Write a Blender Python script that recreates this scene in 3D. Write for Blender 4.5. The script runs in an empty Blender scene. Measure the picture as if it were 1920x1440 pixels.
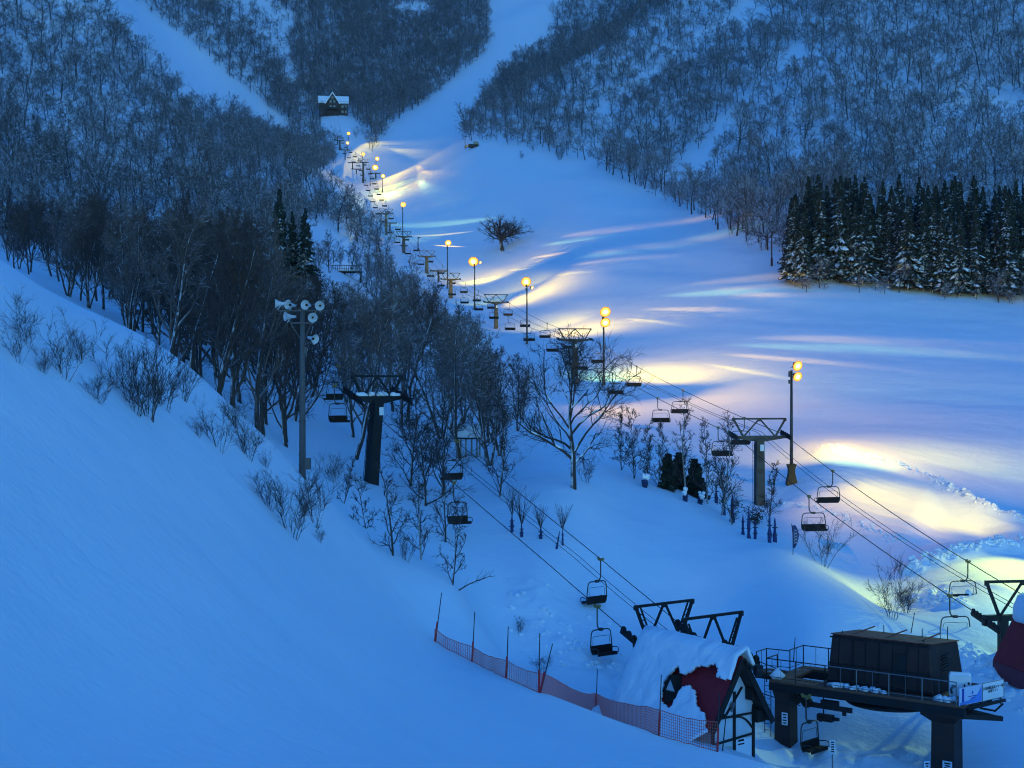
import bpy, math, random
import numpy as np
from mathutils import Vector, Matrix
R = math.radians
scene = bpy.context.scene
COL = scene.collection

# ---------------------------------------------------------------- camera
cam_d = bpy.data.cameras.new('camera')
cam_d.sensor_width = 36.0
cam_d.lens = 50.0
cam_d.clip_start = 0.5
cam_d.clip_end = 6000.0
cam = bpy.data.objects.new('camera', cam_d)
COL.objects.link(cam)
cam.location = (0, 0, 0)
cam.rotation_euler = (R(90), 0, 0)
scene.camera = cam

# ---------------------------------------------------------------- dusk sky, faint last light, exposure
world = bpy.data.worlds.new('World')
scene.world = world
world.use_nodes = True
wn = world.node_tree
bg = wn.nodes['Background']
sky = wn.nodes.new('ShaderNodeTexSky')
sky.sky_type = 'NISHITA'
sky.sun_disc = False
sky.sun_elevation = R(3.0)
sky.sun_rotation = R(170)
sky.air_density = 1.0
sky.ozone_density = 3.0
tint = wn.nodes.new('ShaderNodeMix')
tint.data_type = 'RGBA'
tint.blend_type = 'MULTIPLY'
tint.inputs[0].default_value = 1.0
tint.inputs[7].default_value = (0.150, 0.520, 1.0, 1.0)
wn.links.new(sky.outputs[0], tint.inputs[6])
wn.links.new(tint.outputs[2], bg.inputs[0])
bg.inputs[1].default_value = 0.15
sun_d = bpy.data.lights.new('sun', 'SUN')
sun_d.energy = 0.02
sun_d.color = (0.30, 0.55, 1.0)
sun_d.angle = R(50)
sun = bpy.data.objects.new('sun', sun_d)
COL.objects.link(sun)
sun.rotation_euler = (R(87), 0, R(10))
scene.view_settings.view_transform = 'Standard'
scene.view_settings.look = 'None'
scene.view_settings.exposure = 2.5
scene.view_settings.gamma = 1.0
scene.cycles.filter_width = 1.1
scene.cycles.max_bounces = 5
scene.cycles.diffuse_bounces = 3
scene.cycles.volume_bounces = 0
scene.cycles.transparent_max_bounces = 8

# ---------------------------------------------------------------- the terrain: surveyed points (bearing, elevation, distance)
F = 2667.0
CP=[(-300,1440,14),(-300,1000,20),(-300,700,27),(-300,400,36),(-300,380,60),(-300,390,120),
(0,2100,10),(960,2400,10),(1900,2500,10),(2400,2500,10),(-300,2000,9),
(960,1800,18),(1500,1900,22),(2100,1900,24),
(0,1440,20),(0,1000,27),(0,700,34),(0,510,42),(0,520,60),
(480,1440,25),(480,1200,33),(480,1000,43),(450,830,54),
(960,1440,36),(815,1200,62),(950,1270,57),(1100,1330,54),(1345,1408,50),(1450,1437,48),(1600,1600,40),(1900,1800,36),
(200,620,50),(370,710,56),(560,885,63),(200,625,75),
(703,922,93),(740,1055,66),(850,1100,68),(700,1010,72),
(400,760,75),(250,650,75),
(0,505,100),(300,660,100),(300,600,150),(300,520,220),(300,430,290),(0,470,160),(0,400,260),
(600,845,105),(600,700,160),(600,560,250),(600,480,330),(620,350,520),
(900,900,105),(900,790,150),(900,710,200),(900,650,260),
(1075,915,97),(1000,1000,88),(1000,1100,80),(960,1240,74),(1120,1300,71),(1250,1350,67),(1400,1400,64),(1480,1404,67),(1770,1500,60),(1650,1428,65),
(1720,1400,66),(1900,1300,72),(1900,1200,82),(1830,1100,92),(1800,985,112),(1700,1000,110),(1560,850,135),(1700,890,130),(1900,970,122),
(1150,950,100),(1200,1050,88),(1200,1150,81),(1480,1040,93),(1400,1150,82),(1600,1110,88),(1690,1165,84),(1600,1200,77),(1500,1250,73),
(1560,1060,100),(1660,1140,94),(1380,1000,100),
(1424,945,122),(1485,905,128),(1250,915,112),(1200,780,175),(1132,725,205),
(1600,800,165),(1900,860,145),(1900,700,205),(1600,700,205),(1900,560,268),(1500,500,290),(1700,537,275),
(1300,600,260),(1300,420,390),(1300,500,315),(1100,500,340),(1100,380,460),(1190,350,480),(1020,275,590),(880,275,640),(800,350,600),
(988,640,265),(890,580,335),(838,535,390),(943,470,440),(757,460,470),(724,443,490),
(681,341,680),(718,358,650),(640,285,770),(625,218,860),(661,330,690),
(760,290,730),(720,240,830),(900,180,900),(960,60,1120),(1000,-20,1300),(1000,-250,1800),
(900,252,660),(1000,215,690),(1100,120,760),(1200,50,830),(1100,60,1050),(1200,-150,1200),
(1300,300,500),(1300,150,650),(1300,0,830),(1300,-200,1100),
(1500,400,340),(1500,300,420),(1500,150,540),(1500,0,690),(1500,-250,950),
(1700,400,330),(1700,300,390),(1700,150,490),(1700,0,610),(1700,-250,850),
(1920,400,320),(1920,200,440),(1920,0,560),(1920,-300,780),
(2300,540,270),(2300,300,360),(2300,0,490),(2300,-300,650),(2300,900,130),(2300,1250,75),(2300,1600,48),
(-300,300,260),(-300,0,400),(-300,-300,560),(0,300,330),(0,150,430),(0,0,540),(0,-250,750),
(200,350,330),(200,200,450),(200,60,570),(330,215,560),(450,262,600),(550,292,640),
(230,30,640),(300,90,760),(400,160,800),(500,222,850),(400,60,900),(500,130,960),(560,185,930),(450,0,1100),(300,0,920),(300,-250,1300),
(700,200,930),(700,100,1130),(700,0,1350),(700,-200,1800),(850,80,1150)]
CP = np.array(CP, float)
SA, SB = 1 / 450., 2.0


def _U(r2):
    return np.where(r2 > 0, 0.5 * r2 * np.log(r2 + 1e-12), 0)


def _fit(reg=0.002):
    a = CP[:, 0] * SA
    b = np.log(CP[:, 2]) * SB
    n = len(a)
    K = _U((a[:, None] - a) ** 2 + (b[:, None] - b) ** 2) + reg * np.eye(n)
    P = np.stack([np.ones(n), a, b], 1)
    A = np.block([[K, P], [P.T, np.zeros((3, 3))]])
    return a, b, np.linalg.solve(A, np.concatenate([CP[:, 1], np.zeros(3)]))


_a0, _b0, _w0 = _fit()


def tps(px, Y):
    px = np.asarray(px, float)
    Y = np.asarray(Y, float)
    sh = np.broadcast(px, Y).shape
    A = np.broadcast_to(px * SA, sh).ravel()
    B = np.broadcast_to(np.log(Y) * SB, sh).ravel()
    out = np.empty(A.size)
    for i in range(0, A.size, 20000):
        r = _U((A[i:i + 20000, None] - _a0) ** 2 + (B[i:i + 20000, None] - _b0) ** 2)
        out[i:i + 20000] = r @ _w0[:-3] + _w0[-3] + _w0[-2] * A[i:i + 20000] + _w0[-1] * B[i:i + 20000]
    return out.reshape(sh)


def _hash(ix, iy, seed):
    h = (ix.astype(np.int64) * 374761393 + iy.astype(np.int64) * 668265263 + seed * 1442695041) & 0x7fffffff
    h = ((h ^ (h >> 13)) * 1274126177) & 0x7fffffff
    h = h ^ (h >> 16)
    return (h & 0xffff) / 65535.0


def vnoise(x, y, seed=0):
    ix = np.floor(x)
    iy = np.floor(y)
    fx = x - ix
    fy = y - iy
    fx = fx * fx * (3 - 2 * fx)
    fy = fy * fy * (3 - 2 * fy)
    a = _hash(ix, iy, seed)
    b = _hash(ix + 1, iy, seed)
    c = _hash(ix, iy + 1, seed)
    d = _hash(ix + 1, iy + 1, seed)
    return (a + (b - a) * fx) * (1 - fy) + (c + (d - c) * fx) * fy - 0.5


def segdist(X, Y, pts):
    """distance to a polyline in plan and the fraction along it"""
    best = np.full(X.shape, 1e9)
    for (ax, ay), (bx, by) in zip(pts[:-1], pts[1:]):
        dx, dy = bx - ax, by - ay
        t = np.clip(((X - ax) * dx + (Y - ay) * dy) / (dx * dx + dy * dy), 0, 1)
        best = np.minimum(best, np.hypot(X - ax - t * dx, Y - ay - t * dy))
    return best


def inpoly(x, y, poly):
    x = np.asarray(x, float)
    y = np.asarray(y, float)
    c = np.zeros(x.shape, bool)
    n = len(poly)
    for i in range(n):
        x1, y1 = poly[i]
        x2, y2 = poly[(i + 1) % n]
        if y1 == y2:
            continue
        c ^= ((y1 > y) != (y2 > y)) & (x < (x2 - x1) * (y - y1) / (y2 - y1) + x1)
    return c


PX = np.concatenate([np.arange(-1000, -60, 22.), np.arange(-60, 1990, 5.), np.arange(1990, 2950, 22.)])
LY = np.concatenate([np.linspace(math.log(8), math.log(50), 150, endpoint=False),
                     np.linspace(math.log(50), math.log(150), 360, endpoint=False),
                     np.linspace(math.log(150), math.log(2000), 400)])
GPX, GY = np.meshgrid(PX, np.exp(LY), indexing='ij')
GE = tps(GPX, GY)
GX = (GPX - 960) / F * GY
GZ = (720 - GE) / F * GY


def wpt(px, Y):
    return ((px - 960) / F * Y, Y)


# snow relief
near = np.clip((GY - 20) / 60, 0, 1)
rel = 0.10 * vnoise(GX / 7, GY / 7, 1) + 0.35 * near * vnoise(GX / 23, GY / 17, 2)
rel += 0.05 * vnoise(GX / 1.7, GY / 1.7, 3)
pis = np.clip((GY - 120) / 60, 0, 1) * np.clip((600 - GY) / 200, 0, 1)
_gx, _gy = GX + 4 * vnoise(GX / 40, GY / 40, 41), GY + 7 * vnoise(GX / 55, GY / 45, 42)
# long rolls lying along the contours of the piste
_ct = GE - 0.06 * np.clip(GPX - 1050, -200, 900) + 14 * vnoise(GPX / 260, GE / 90, 43)
rel += pis * (0.62 * vnoise(GPX / 420, _ct / 26, 4) + 0.30 * vnoise(GPX / 200, _ct / 12, 14)) * np.clip(GY / 260, 0.5, 1.6)
rel += pis * (0.4 * vnoise(_gx / 30, _gy / 14, 16) + 0.13 * vnoise(_gx / 4, _gy / 2.2, 15))
rel += np.clip((GY - 300) / 300, 0, 1) * (4.5 * vnoise(GX / 40, GY / 60, 5) + 8.0 * vnoise(GX / 85, GY / 120, 6)) * np.clip((np.abs(GX + 0.1 * GY) - 60) / 60, 0, 1)
# the cleared basin beside the first lamp, with its chunky berms
PITC = [wpt(1738, 127), wpt(1900, 117), wpt(1895, 108), wpt(1710, 106), wpt(1690, 111)]
inside = inpoly(GX, GY, PITC)
dpit = segdist(GX, GY, PITC + [PITC[0]])
pit = np.where(inside, np.clip(dpit / 2.6, 0, 1), 0)
pit = pit * pit * (3 - 2 * pit)
rel = rel * (1 - pit) - 0.75 * pit
BERM1 = [wpt(1545, 137), wpt(1640, 134), wpt(1750, 128.5), wpt(1850, 121.5), wpt(1960, 118)]
BERM2 = [wpt(1712, 102), wpt(1790, 103), wpt(1860, 104.5), wpt(1980, 107)]
chunk = np.abs(vnoise(GX / 0.9, GY / 0.9, 7)) * 1.3 + np.abs(vnoise(GX / 0.45, GY / 0.5, 8)) * 0.6
for B, w, h in ((BERM1, 1.5, 0.75), (BERM2, 1.7, 0.9)):
    d = segdist(GX, GY, B)
    k = np.clip(1 - d / w, 0, 1)
    rel += (k * k * (3 - 2 * k)) * h * (0.45 + chunk)
# ploughed, lumpy snow round the station and along the track at lower right
for B, w, h in (([wpt(1000, 79), wpt(1080, 75), wpt(1180, 73)], 3.0, 0.5), ([wpt(1780, 79), wpt(1960, 70)], 2.2, 0.8), ([wpt(1620, 61), wpt(1900, 60)], 2.5, 0.7), ([wpt(1480, 66), wpt(1700, 65)], 1.6, 0.5), ([wpt(1560, 118), wpt(1700, 109)], 1.2, 0.35), ([wpt(1460, 121), wpt(1560, 117)], 1.0, 0.4), ([wpt(1700, 96), wpt(1960, 90)], 1.6, 0.35), ([wpt(1790, 88), wpt(1740, 93)], 1.5, 0.9)):
    d = segdist(GX, GY, B)
    k = np.clip(1 - d / w, 0, 1)
    rel += (k * k * (3 - 2 * k)) * h * chunk
# scrape marks combed down the bank of the basin
d = segdist(GX, GY, [wpt(1610, 126), wpt(1700, 112)])
k = np.clip(1 - d / 4.0, 0, 1)
rel += k * 0.20 * np.sin((GX * 0.8 + GY * 0.6) * 4.2 + 2 * vnoise(GX / 3, GY / 3, 9))
GZ = GZ + rel


def ground_z(x, y):
    """height of the snow at a plan position"""
    px = np.atleast_1d(960 + F * np.asarray(x, float) / np.asarray(y, float))
    ly = np.atleast_1d(np.log(np.asarray(y, float)))
    i = np.clip(np.searchsorted(PX, px) - 1, 0, len(PX) - 2)
    j = np.clip(np.searchsorted(LY, ly) - 1, 0, len(LY) - 2)
    u = np.clip((px - PX[i]) / (PX[i + 1] - PX[i]), 0, 1)
    v = np.clip((ly - LY[j]) / (LY[j + 1] - LY[j]), 0, 1)
    z = (GZ[i, j] * (1 - u) + GZ[i + 1, j] * u) * (1 - v) + (GZ[i, j + 1] * (1 - u) + GZ[i + 1, j + 1] * u) * v
    return z if np.ndim(x) else float(z[0])


def G(px, Y):
    """ground point at a bearing and a distance"""
    x, y = wpt(px, Y)
    return Vector((x, y, ground_z(x, y)))


def P3(px, py, Y):
    return Vector(((px - 960) / F * Y, Y, (720 - py) / F * Y))


_YS = np.exp(np.linspace(math.log(9), math.log(1950), 2600))


def on(px, py):
    """where a line of sight first meets the snow"""
    x = (px - 960) / F * _YS
    z = ground_z(x, _YS)
    e = 720 - z / _YS * F
    k = np.argmax(e <= py)
    if not (e <= py).any():
        k = len(_YS) - 1
    return Vector((float(x[k]), float(_YS[k]), float(z[k])))


# ---------------------------------------------------------------- materials
def mat(name, rgb, rough=0.7, metal=0.0, var=0.25, scale=6.0, bump=0.0, snow=None, rust=None, spec=0.3):
    """painted / bare material with uneven tone; snow = (threshold, softness) lays snow on upward faces"""
    m = bpy.data.materials.new(name)
    m.use_nodes = True
    nt = m.node_tree
    b = nt.nodes['Principled BSDF']
    b.inputs['Roughness'].default_value = rough
    b.inputs['Metallic'].default_value = metal
    b.inputs['Specular IOR Level'].default_value = spec
    tc = nt.nodes.new('ShaderNodeTexCoord')
    nz = nt.nodes.new('ShaderNodeTexNoise')
    nz.inputs['Scale'].default_value = scale
    nz.inputs['Detail'].default_value = 4.0
    nt.links.new(tc.outputs['Object'], nz.inputs['Vector'])
    rmp = nt.nodes.new('ShaderNodeMix')
    rmp.data_type = 'RGBA'
    rmp.inputs[6].default_value = tuple(c * (1 - var) for c in rgb) + (1,)
    rmp.inputs[7].default_value = tuple(min(1, c * (1 + var)) for c in rgb) + (1,)
    nt.links.new(nz.outputs[0], rmp.inputs[0])
    out = rmp.outputs[2]
    if rust:
        n2 = nt.nodes.new('ShaderNodeTexNoise')
        n2.inputs['Scale'].default_value = scale * 0.6
        n2.inputs['Detail'].default_value = 6.0
        nt.links.new(tc.outputs['Object'], n2.inputs['Vector'])
        mr = nt.nodes.new('ShaderNodeMapRange')
        mr.inputs[1].default_value = 0.52
        mr.inputs[2].default_value = 0.64
        nt.links.new(n2.outputs[0], mr.inputs[0])
        mx = nt.nodes.new('ShaderNodeMix')
        mx.data_type = 'RGBA'
        mx.inputs[7].default_value = rust + (1,)
        nt.links.new(mr.outputs[0], mx.inputs[0])
        nt.links.new(out, mx.inputs[6])
        out = mx.outputs[2]
    if snow:
        g = nt.nodes.new('ShaderNodeNewGeometry')
        dt = nt.nodes.new('ShaderNodeVectorMath')
        dt.operation = 'DOT_PRODUCT'
        v = Vector(snow[3] if len(snow) > 3 else (-0.30, -0.22, 0.93)).normalized()
        dt.inputs[1].default_value = v
        nt.links.new(g.outputs['Normal'], dt.inputs[0])
        n3 = nt.nodes.new('ShaderNodeTexNoise')
        n3.inputs['Scale'].default_value = snow[2]
        n3.inputs['Detail'].default_value = 3.0
        nt.links.new(tc.outputs['Object'], n3.inputs['Vector'])
        ma = nt.nodes.new('ShaderNodeMath')
        ma.operation = 'MULTIPLY_ADD'
        ma.inputs[1].default_value = 1.6
        ma.inputs[2].default_value = -0.8
        nt.links.new(n3.outputs[0], ma.inputs[0])
        ad = nt.nodes.new('ShaderNodeMath')
        nt.links.new(dt.outputs['Value'], ad.inputs[0])
        nt.links.new(ma.outputs[0], ad.inputs[1])
        mr = nt.nodes.new('ShaderNodeMapRange')
        mr.inputs[1].default_value = snow[0] - snow[1]
        mr.inputs[2].default_value = snow[0] + snow[1]
        nt.links.new(ad.outputs[0], mr.inputs[0])
        mx = nt.nodes.new('ShaderNodeMix')
        mx.data_type = 'RGBA'
        mx.inputs[7].default_value = (0.80, 0.83, 0.86, 1)
        nt.links.new(mr.outputs[0], mx.inputs[0])
        nt.links.new(out, mx.inputs[6])
        out = mx.outputs[2]
    nt.links.new(out, b.inputs['Base Color'])
    if bump:
        bp = nt.nodes.new('ShaderNodeBump')
        bp.inputs['Strength'].default_value = bump
        bp.inputs['Distance'].default_value = 0.03
        nt.links.new(nz.outputs[0], bp.inputs['Height'])
        nt.links.new(bp.outputs[0], b.inputs['Normal'])
    return m


def snow_mat(name, ripple=True):
    m = bpy.data.materials.new(name)
    m.use_nodes = True
    nt = m.node_tree
    b = nt.nodes['Principled BSDF']
    b.inputs['Roughness'].default_value = 0.62
    b.inputs['Specular IOR Level'].default_value = 0.25
    geo = nt.nodes.new('ShaderNodeNewGeometry')

    def noise(scale, stretch, detail):
        mp = nt.nodes.new('ShaderNodeMapping')
        mp.inputs['Scale'].default_value = stretch
        mp.inputs['Rotation'].default_value = (0, 0, R(24))
        nt.links.new(geo.outputs['Position'], mp.inputs['Vector'])
        n = nt.nodes.new('ShaderNodeTexNoise')
        n.inputs['Scale'].default_value = scale
        n.inputs['Detail'].default_value = detail
        n.inputs['Roughness'].default_value = 0.6
        nt.links.new(mp.outputs[0], n.inputs['Vector'])
        return n
    n1 = noise(0.35, (1, 1, 1), 6)
    n2 = noise(0.8, (0.8, 1.1, 1), 6)
    n3 = noise(4.0, (0.9, 1.1, 1), 4)
    mx = nt.nodes.new('ShaderNodeMix')
    mx.data_type = 'RGBA'
    mx.inputs[6].default_value = (0.80, 0.83, 0.87, 1)
    mx.inputs[7].default_value = (0.90, 0.91, 0.93, 1)
    nt.links.new(n1.outputs[0], mx.inputs[0])
    nt.links.new(mx.outputs[2], b.inputs['Base Color'])
    if ripple:
        b1 = nt.nodes.new('ShaderNodeBump')
        b1.inputs['Strength'].default_value = 0.28
        b1.inputs['Distance'].default_value = 0.24
        nt.links.new(n2.outputs[0], b1.inputs['Height'])
        b2 = nt.nodes.new('ShaderNodeBump')
        b2.inputs['Strength'].default_value = 0.35
        b2.inputs['Distance'].default_value = 0.09
        nt.links.new(n3.outputs[0], b2.inputs['Height'])
        nt.links.new(b1.outputs[0], b2.inputs['Normal'])
        n4 = noise(0.22, (0.9, 1.1, 1), 7)
        b3 = nt.nodes.new('ShaderNodeBump')
        b3.inputs['Strength'].default_value = 0.22
        b3.inputs['Distance'].default_value = 0.8
        nt.links.new(n4.outputs[0], b3.inputs['Height'])
        nt.links.new(b3.outputs[0], b1.inputs['Normal'])
        nt.links.new(b2.outputs[0], b.inputs['Normal'])
    return m


def glow_mat(name, rgb, strength):
    m = bpy.data.materials.new(name)
    m.use_nodes = True
    nt = m.node_tree
    b = nt.nodes['Principled BSDF']
    b.inputs['Base Color'].default_value = (0.02, 0.02, 0.02, 1)
    b.inputs['Specular IOR Level'].default_value = 0.0
    b.inputs['Emission Color'].default_value = rgb + (1,)
    b.inputs['Emission Strength'].default_value = strength * 1.9
    m.cycles.emission_sampling = 'NONE'
    return m


M = {
    'snow': snow_mat('snow'),
    'snow_soft': snow_mat('soft_snow', False),
    'bark': mat('bark', (0.055, 0.042, 0.036), 0.9, var=0.35, scale=3, snow=(0.62, 0.22, 1.3, (-0.72, -0.25, 0.64))),
    'twig': mat('twig', (0.060, 0.046, 0.042), 0.9, var=0.3, scale=3),
    'twig_brown': mat('brown_twig', (0.070, 0.048, 0.042), 0.9, var=0.3, scale=1.0, snow=(1.12, 0.2, 0.7)),
    'wood_grey': mat('grey_twig', (0.125, 0.098, 0.088), 0.9, var=0.3, scale=1.5, snow=(0.86, 0.25, 1.0)),
    'frost_bark': mat('frosted_bark', (0.045, 0.040, 0.038), 0.9, var=0.35, scale=2, snow=(0.85, 0.3, 1.2)),
    'frost_twig': mat('frosted_twig', (0.075, 0.062, 0.058), 0.9, var=0.3, scale=2, snow=(0.62, 0.28, 1.4)),
    'needle': mat('needles', (0.020, 0.028, 0.020), 0.9, var=0.4, scale=4, snow=(0.97, 0.11, 0.7)),
    'needle_dark': mat('dark_needles', (0.016, 0.022, 0.014), 0.9, var=0.4, scale=4, snow=(1.25, 0.16, 1.5)),
    'steel': mat('tower_steel', (0.075, 0.068, 0.062), 0.55, 0.5, var=0.3, scale=2, rust=(0.06, 0.035, 0.022)),
    'dark_steel': mat('dark_steel', (0.028, 0.026, 0.027), 0.55, 0.4, var=0.3, scale=3, rust=(0.035, 0.02, 0.014)),
    'black': mat('black_metal', (0.016, 0.016, 0.018), 0.5, 0.2, var=0.3, scale=4),
    'house_black': mat('machine_house_paint', (0.042, 0.024, 0.021), 0.6, 0.1, var=0.5, scale=1.6, bump=0.25, rust=(0.065, 0.030, 0.022)),
    'rusty': mat('rusty_roof_sheet', (0.22, 0.066, 0.050), 0.8, 0.0, var=0.35, scale=2.5, rust=(0.09, 0.03, 0.026)),
    'plank': mat('worn_deck_planks', (0.16, 0.072, 0.045), 0.8, var=0.5, scale=3, snow=(1.28, 0.12, 1.4)),
    'grey': mat('galvanised_steel', (0.20, 0.20, 0.21), 0.5, 0.6, var=0.2, scale=4),
    'concrete_grey': mat('speaker_pole_grey', (0.10, 0.095, 0.095), 0.7, var=0.2, scale=3),
    'horn': mat('horn_speaker_grey', (0.50, 0.53, 0.56), 0.5, var=0.1, scale=3),
    'rope': mat('steel_rope', (0.03, 0.03, 0.032), 0.6, 0.5, var=0.2, scale=2),
    'seat': mat('seat_slats', (0.030, 0.022, 0.020), 0.85, var=0.4, scale=6, spec=0.1),
    'chairtube': mat('chair_tube', (0.075, 0.070, 0.066), 0.5, 0.5, var=0.2, scale=4),
    'grip': mat('yellow_grip', (0.30, 0.22, 0.08), 0.5, 0.3, var=0.25, scale=5),
    'red': mat('red_roof', (0.34, 0.018, 0.026), 0.75, var=0.3, scale=4, bump=0.2),
    'timber': mat('dark_timber', (0.022, 0.016, 0.014), 0.8, var=0.4, scale=5),
    'timber_worn': mat('worn_soffit_timber', (0.055, 0.042, 0.032), 0.85, var=0.6, scale=3, rust=(0.016, 0.012, 0.01)),
    'plaster': mat('white_plaster', (0.62, 0.63, 0.64), 0.8, var=0.12, scale=2),
    'white': mat('white_paint', (0.75, 0.76, 0.78), 0.5, var=0.06, scale=3),
    'sign_blue': mat('sign_blue', (0.10, 0.24, 0.62), 0.4, var=0.25, scale=1.2),
    'ink': mat('black_lettering', (0.012, 0.012, 0.02), 0.6, var=0.1),
    'ink_blue': mat('blue_lettering', (0.02, 0.05, 0.35), 0.6, var=0.1),
    'net': mat('orange_net', (0.85, 0.14, 0.09), 0.7, var=0.2, scale=2),
    'pole_dark': mat('dark_marker_pole', (0.030, 0.028, 0.030), 0.6, var=0.2, scale=2),
    'pole_red': mat('red_pole_sleeve', (0.55, 0.03, 0.04), 0.6, var=0.2, scale=2),
    'tarp': mat('blue_tarp', (0.022, 0.040, 0.13), 0.65, var=0.55, scale=5, bump=0.3),
    'mat_yellow': mat('yellow_pole_mat', (0.07, 0.05, 0.02), 0.8, var=0.3, scale=3, bump=0.3),
    'wood_wall': mat('lodge_cladding', (0.06, 0.045, 0.042), 0.8, var=0.3, scale=1),
    'glass': mat('dark_glass', (0.02, 0.025, 0.035), 0.1, var=0.1, spec=0.6),
    'birch': mat('birch_bark', (0.30, 0.29, 0.28), 0.8, var=0.5, scale=3),
    'lamp_warm': glow_mat('sodium_lens', (1.0, 0.66, 0.20), 0.22),
    'lamp_core': glow_mat('hot_lens', (1.0, 0.80, 0.42), 0.5),
    'lamp_cool': glow_mat('mercury_lens', (0.95, 1.0, 0.70), 0.4),
    'lamp_pink': glow_mat('violet_lens', (0.95, 0.85, 1.0), 0.3),
    'glare_ring': glow_mat('yellow_glare', (1.0, 0.62, 0.10), 0.20),  # this and the next: emission imitating lamp glare, not a lamp part
    'glare_rim': glow_mat('orange_glare', (1.0, 0.36, 0.02), 0.11),
}


# ---------------------------------------------------------------- mesh helpers
class MB:
    def __init__(s):
        s.v = []
        s.f = []

    def add(s, vs, fs):
        o = len(s.v)
        s.v.extend([tuple(v) for v in vs])
        s.f.extend([tuple(i + o for i in f) for f in fs])
        return s

    def box(s, c, size, rot=None):
        hx, hy, hz = size[0] / 2, size[1] / 2, size[2] / 2
        vs = [Vector((x, y, z)) for x in (-hx, hx) for y in (-hy, hy) for z in (-hz, hz)]
        if rot is not None:
            vs = [rot @ v for v in vs]
        c = Vector(c)
        return s.add([v + c for v in vs], [(0, 1, 3, 2), (4, 6, 7, 5), (0, 4, 5, 1), (2, 3, 7, 6), (0, 2, 6, 4), (1, 5, 7, 3)])

    def loft(s, rings, cap=True):
        n = len(rings[0])
        vs = [v for r in rings for v in r]
        fs = []
        for k in range(len(rings) - 1):
            for i in range(n):
                j = (i + 1) % n
                fs.append((k * n + i, k * n + j, (k + 1) * n + j, (k + 1) * n + i))
        if cap:
            fs.append(tuple(range(n - 1, -1, -1)))
            fs.append(tuple((len(rings) - 1) * n + i for i in range(n)))
        return s.add(vs, fs)

    def tube(s, pts, r, n=6, closed=False, cap=True):
        pts = [Vector(p) for p in pts]
        m = len(pts)
        rr = r if isinstance(r, (list, tuple)) else [r] * m
        rings = []
        up = None
        for i, p in enumerate(pts):
            if closed:
                t = pts[(i + 1) % m] - pts[i - 1]
            elif i == 0:
                t = pts[1] - pts[0]
            elif i == m - 1:
                t = pts[-1] - pts[-2]
            else:
                t = pts[i + 1] - pts[i - 1]
            if t.length < 1e-9:
                t = Vector((0, 0, 1))
            t.normalize()
            if up is None:
                up = t.orthogonal().normalized()
            a = up - t * up.dot(t)
            if a.length < 1e-4:
                a = t.orthogonal()
            a.normalize()
            up = a
            b = t.cross(a)
            rings.append([p + (a * math.cos(2 * math.pi * k / n) + b * math.sin(2 * math.pi * k / n)) * rr[i] for k in range(n)])
        if closed:
            rings.append(rings[0])
            return s.loft(rings, False)
        return s.loft(rings, cap)

    def beam(s, a, b, w, h=None):
        """square bar from a to b"""
        a, b = Vector(a), Vector(b)
        h = h or w
        t = (b - a).normalized()
        x = t.cross(Vector((0, 0, 1)))
        if x.length < 1e-3:
            x = Vector((1, 0, 0))
        x.normalize()
        y = x.cross(t)
        ring = lambda p: [p + x * (w / 2 * i) + y * (h / 2 * j) for i, j in ((-1, -1), (1, -1), (1, 1), (-1, 1))]
        return s.loft([ring(a), ring(b)])

    def disc(s, c, axis, r, w, n=16):
        c, axis = Vector(c), Vector(axis).normalized()
        return s.tube([c - axis * w / 2, c + axis * w / 2], r, n)


def mk(name, mb, m, parent=None, smooth=False, loc=None):
    me = bpy.data.meshes.new(name)
    me.from_pydata(mb.v, [], mb.f)
    me.materials.append(m)
    if smooth:
        me.polygons.foreach_set('use_smooth', [True] * len(me.polygons))
    o = bpy.data.objects.new(name, me)
    COL.objects.link(o)
    if parent:
        o.parent = parent
    if loc is not None:
        o.location = loc
    return o


def tag(o, label, cat, group=None):
    o['label'] = label
    o['category'] = cat
    if group:
        o['group'] = group
    return o


def thing(name, label, cat, loc=(0, 0, 0), rz=0.0, group=None):
    o = bpy.data.objects.new(name, None)
    COL.objects.link(o)
    o.location = loc
    o.rotation_euler = (0, 0, rz)
    o.empty_display_size = 0.3
    return tag(o, label, cat, group)


def dup(root, loc, rz, label=None, group=None, sc=1.0):
    r = root.copy()
    COL.objects.link(r)
    r.location = loc
    r.rotation_euler = (0, 0, rz)
    r.scale = (sc, sc, sc)
    if label:
        r['label'] = label
    if group:
        r['group'] = group
    for ch in list(root.children):
        c = ch.copy()
        COL.objects.link(c)
        c.parent = r
        for g in ch.children:
            d = g.copy()
            COL.objects.link(d)
            d.parent = c
    return r


def text_mesh(body, size, m, parent, loc, rot, name='lettering', bold=0.0):
    cu = bpy.data.curves.new(name, 'FONT')
    cu.body = body
    cu.size = size
    cu.align_x = 'CENTER'
    cu.align_y = 'CENTER'
    cu.extrude = 0.004
    cu.offset = bold
    cu.materials.append(m)
    o = bpy.data.objects.new(name, cu)
    COL.objects.link(o)
    o.parent = parent
    o.location = loc
    o.rotation_euler = rot
    bpy.context.view_layer.update()
    me_ = bpy.data.meshes.new_from_object(o.evaluated_get(bpy.context.evaluated_depsgraph_get()))
    bpy.data.objects.remove(o)
    o = bpy.data.objects.new(name, me_)
    COL.objects.link(o)
    o.parent = parent
    o.location = loc
    o.rotation_euler = rot
    return o


ORD = ['first', 'second', 'third', 'fourth', 'fifth', 'sixth', 'seventh', 'eighth', 'ninth', 'tenth', 'eleventh', 'twelfth',
       'thirteenth', 'fourteenth', 'fifteenth', 'sixteenth', 'seventeenth', 'eighteenth', 'nineteenth', 'twentieth']

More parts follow.
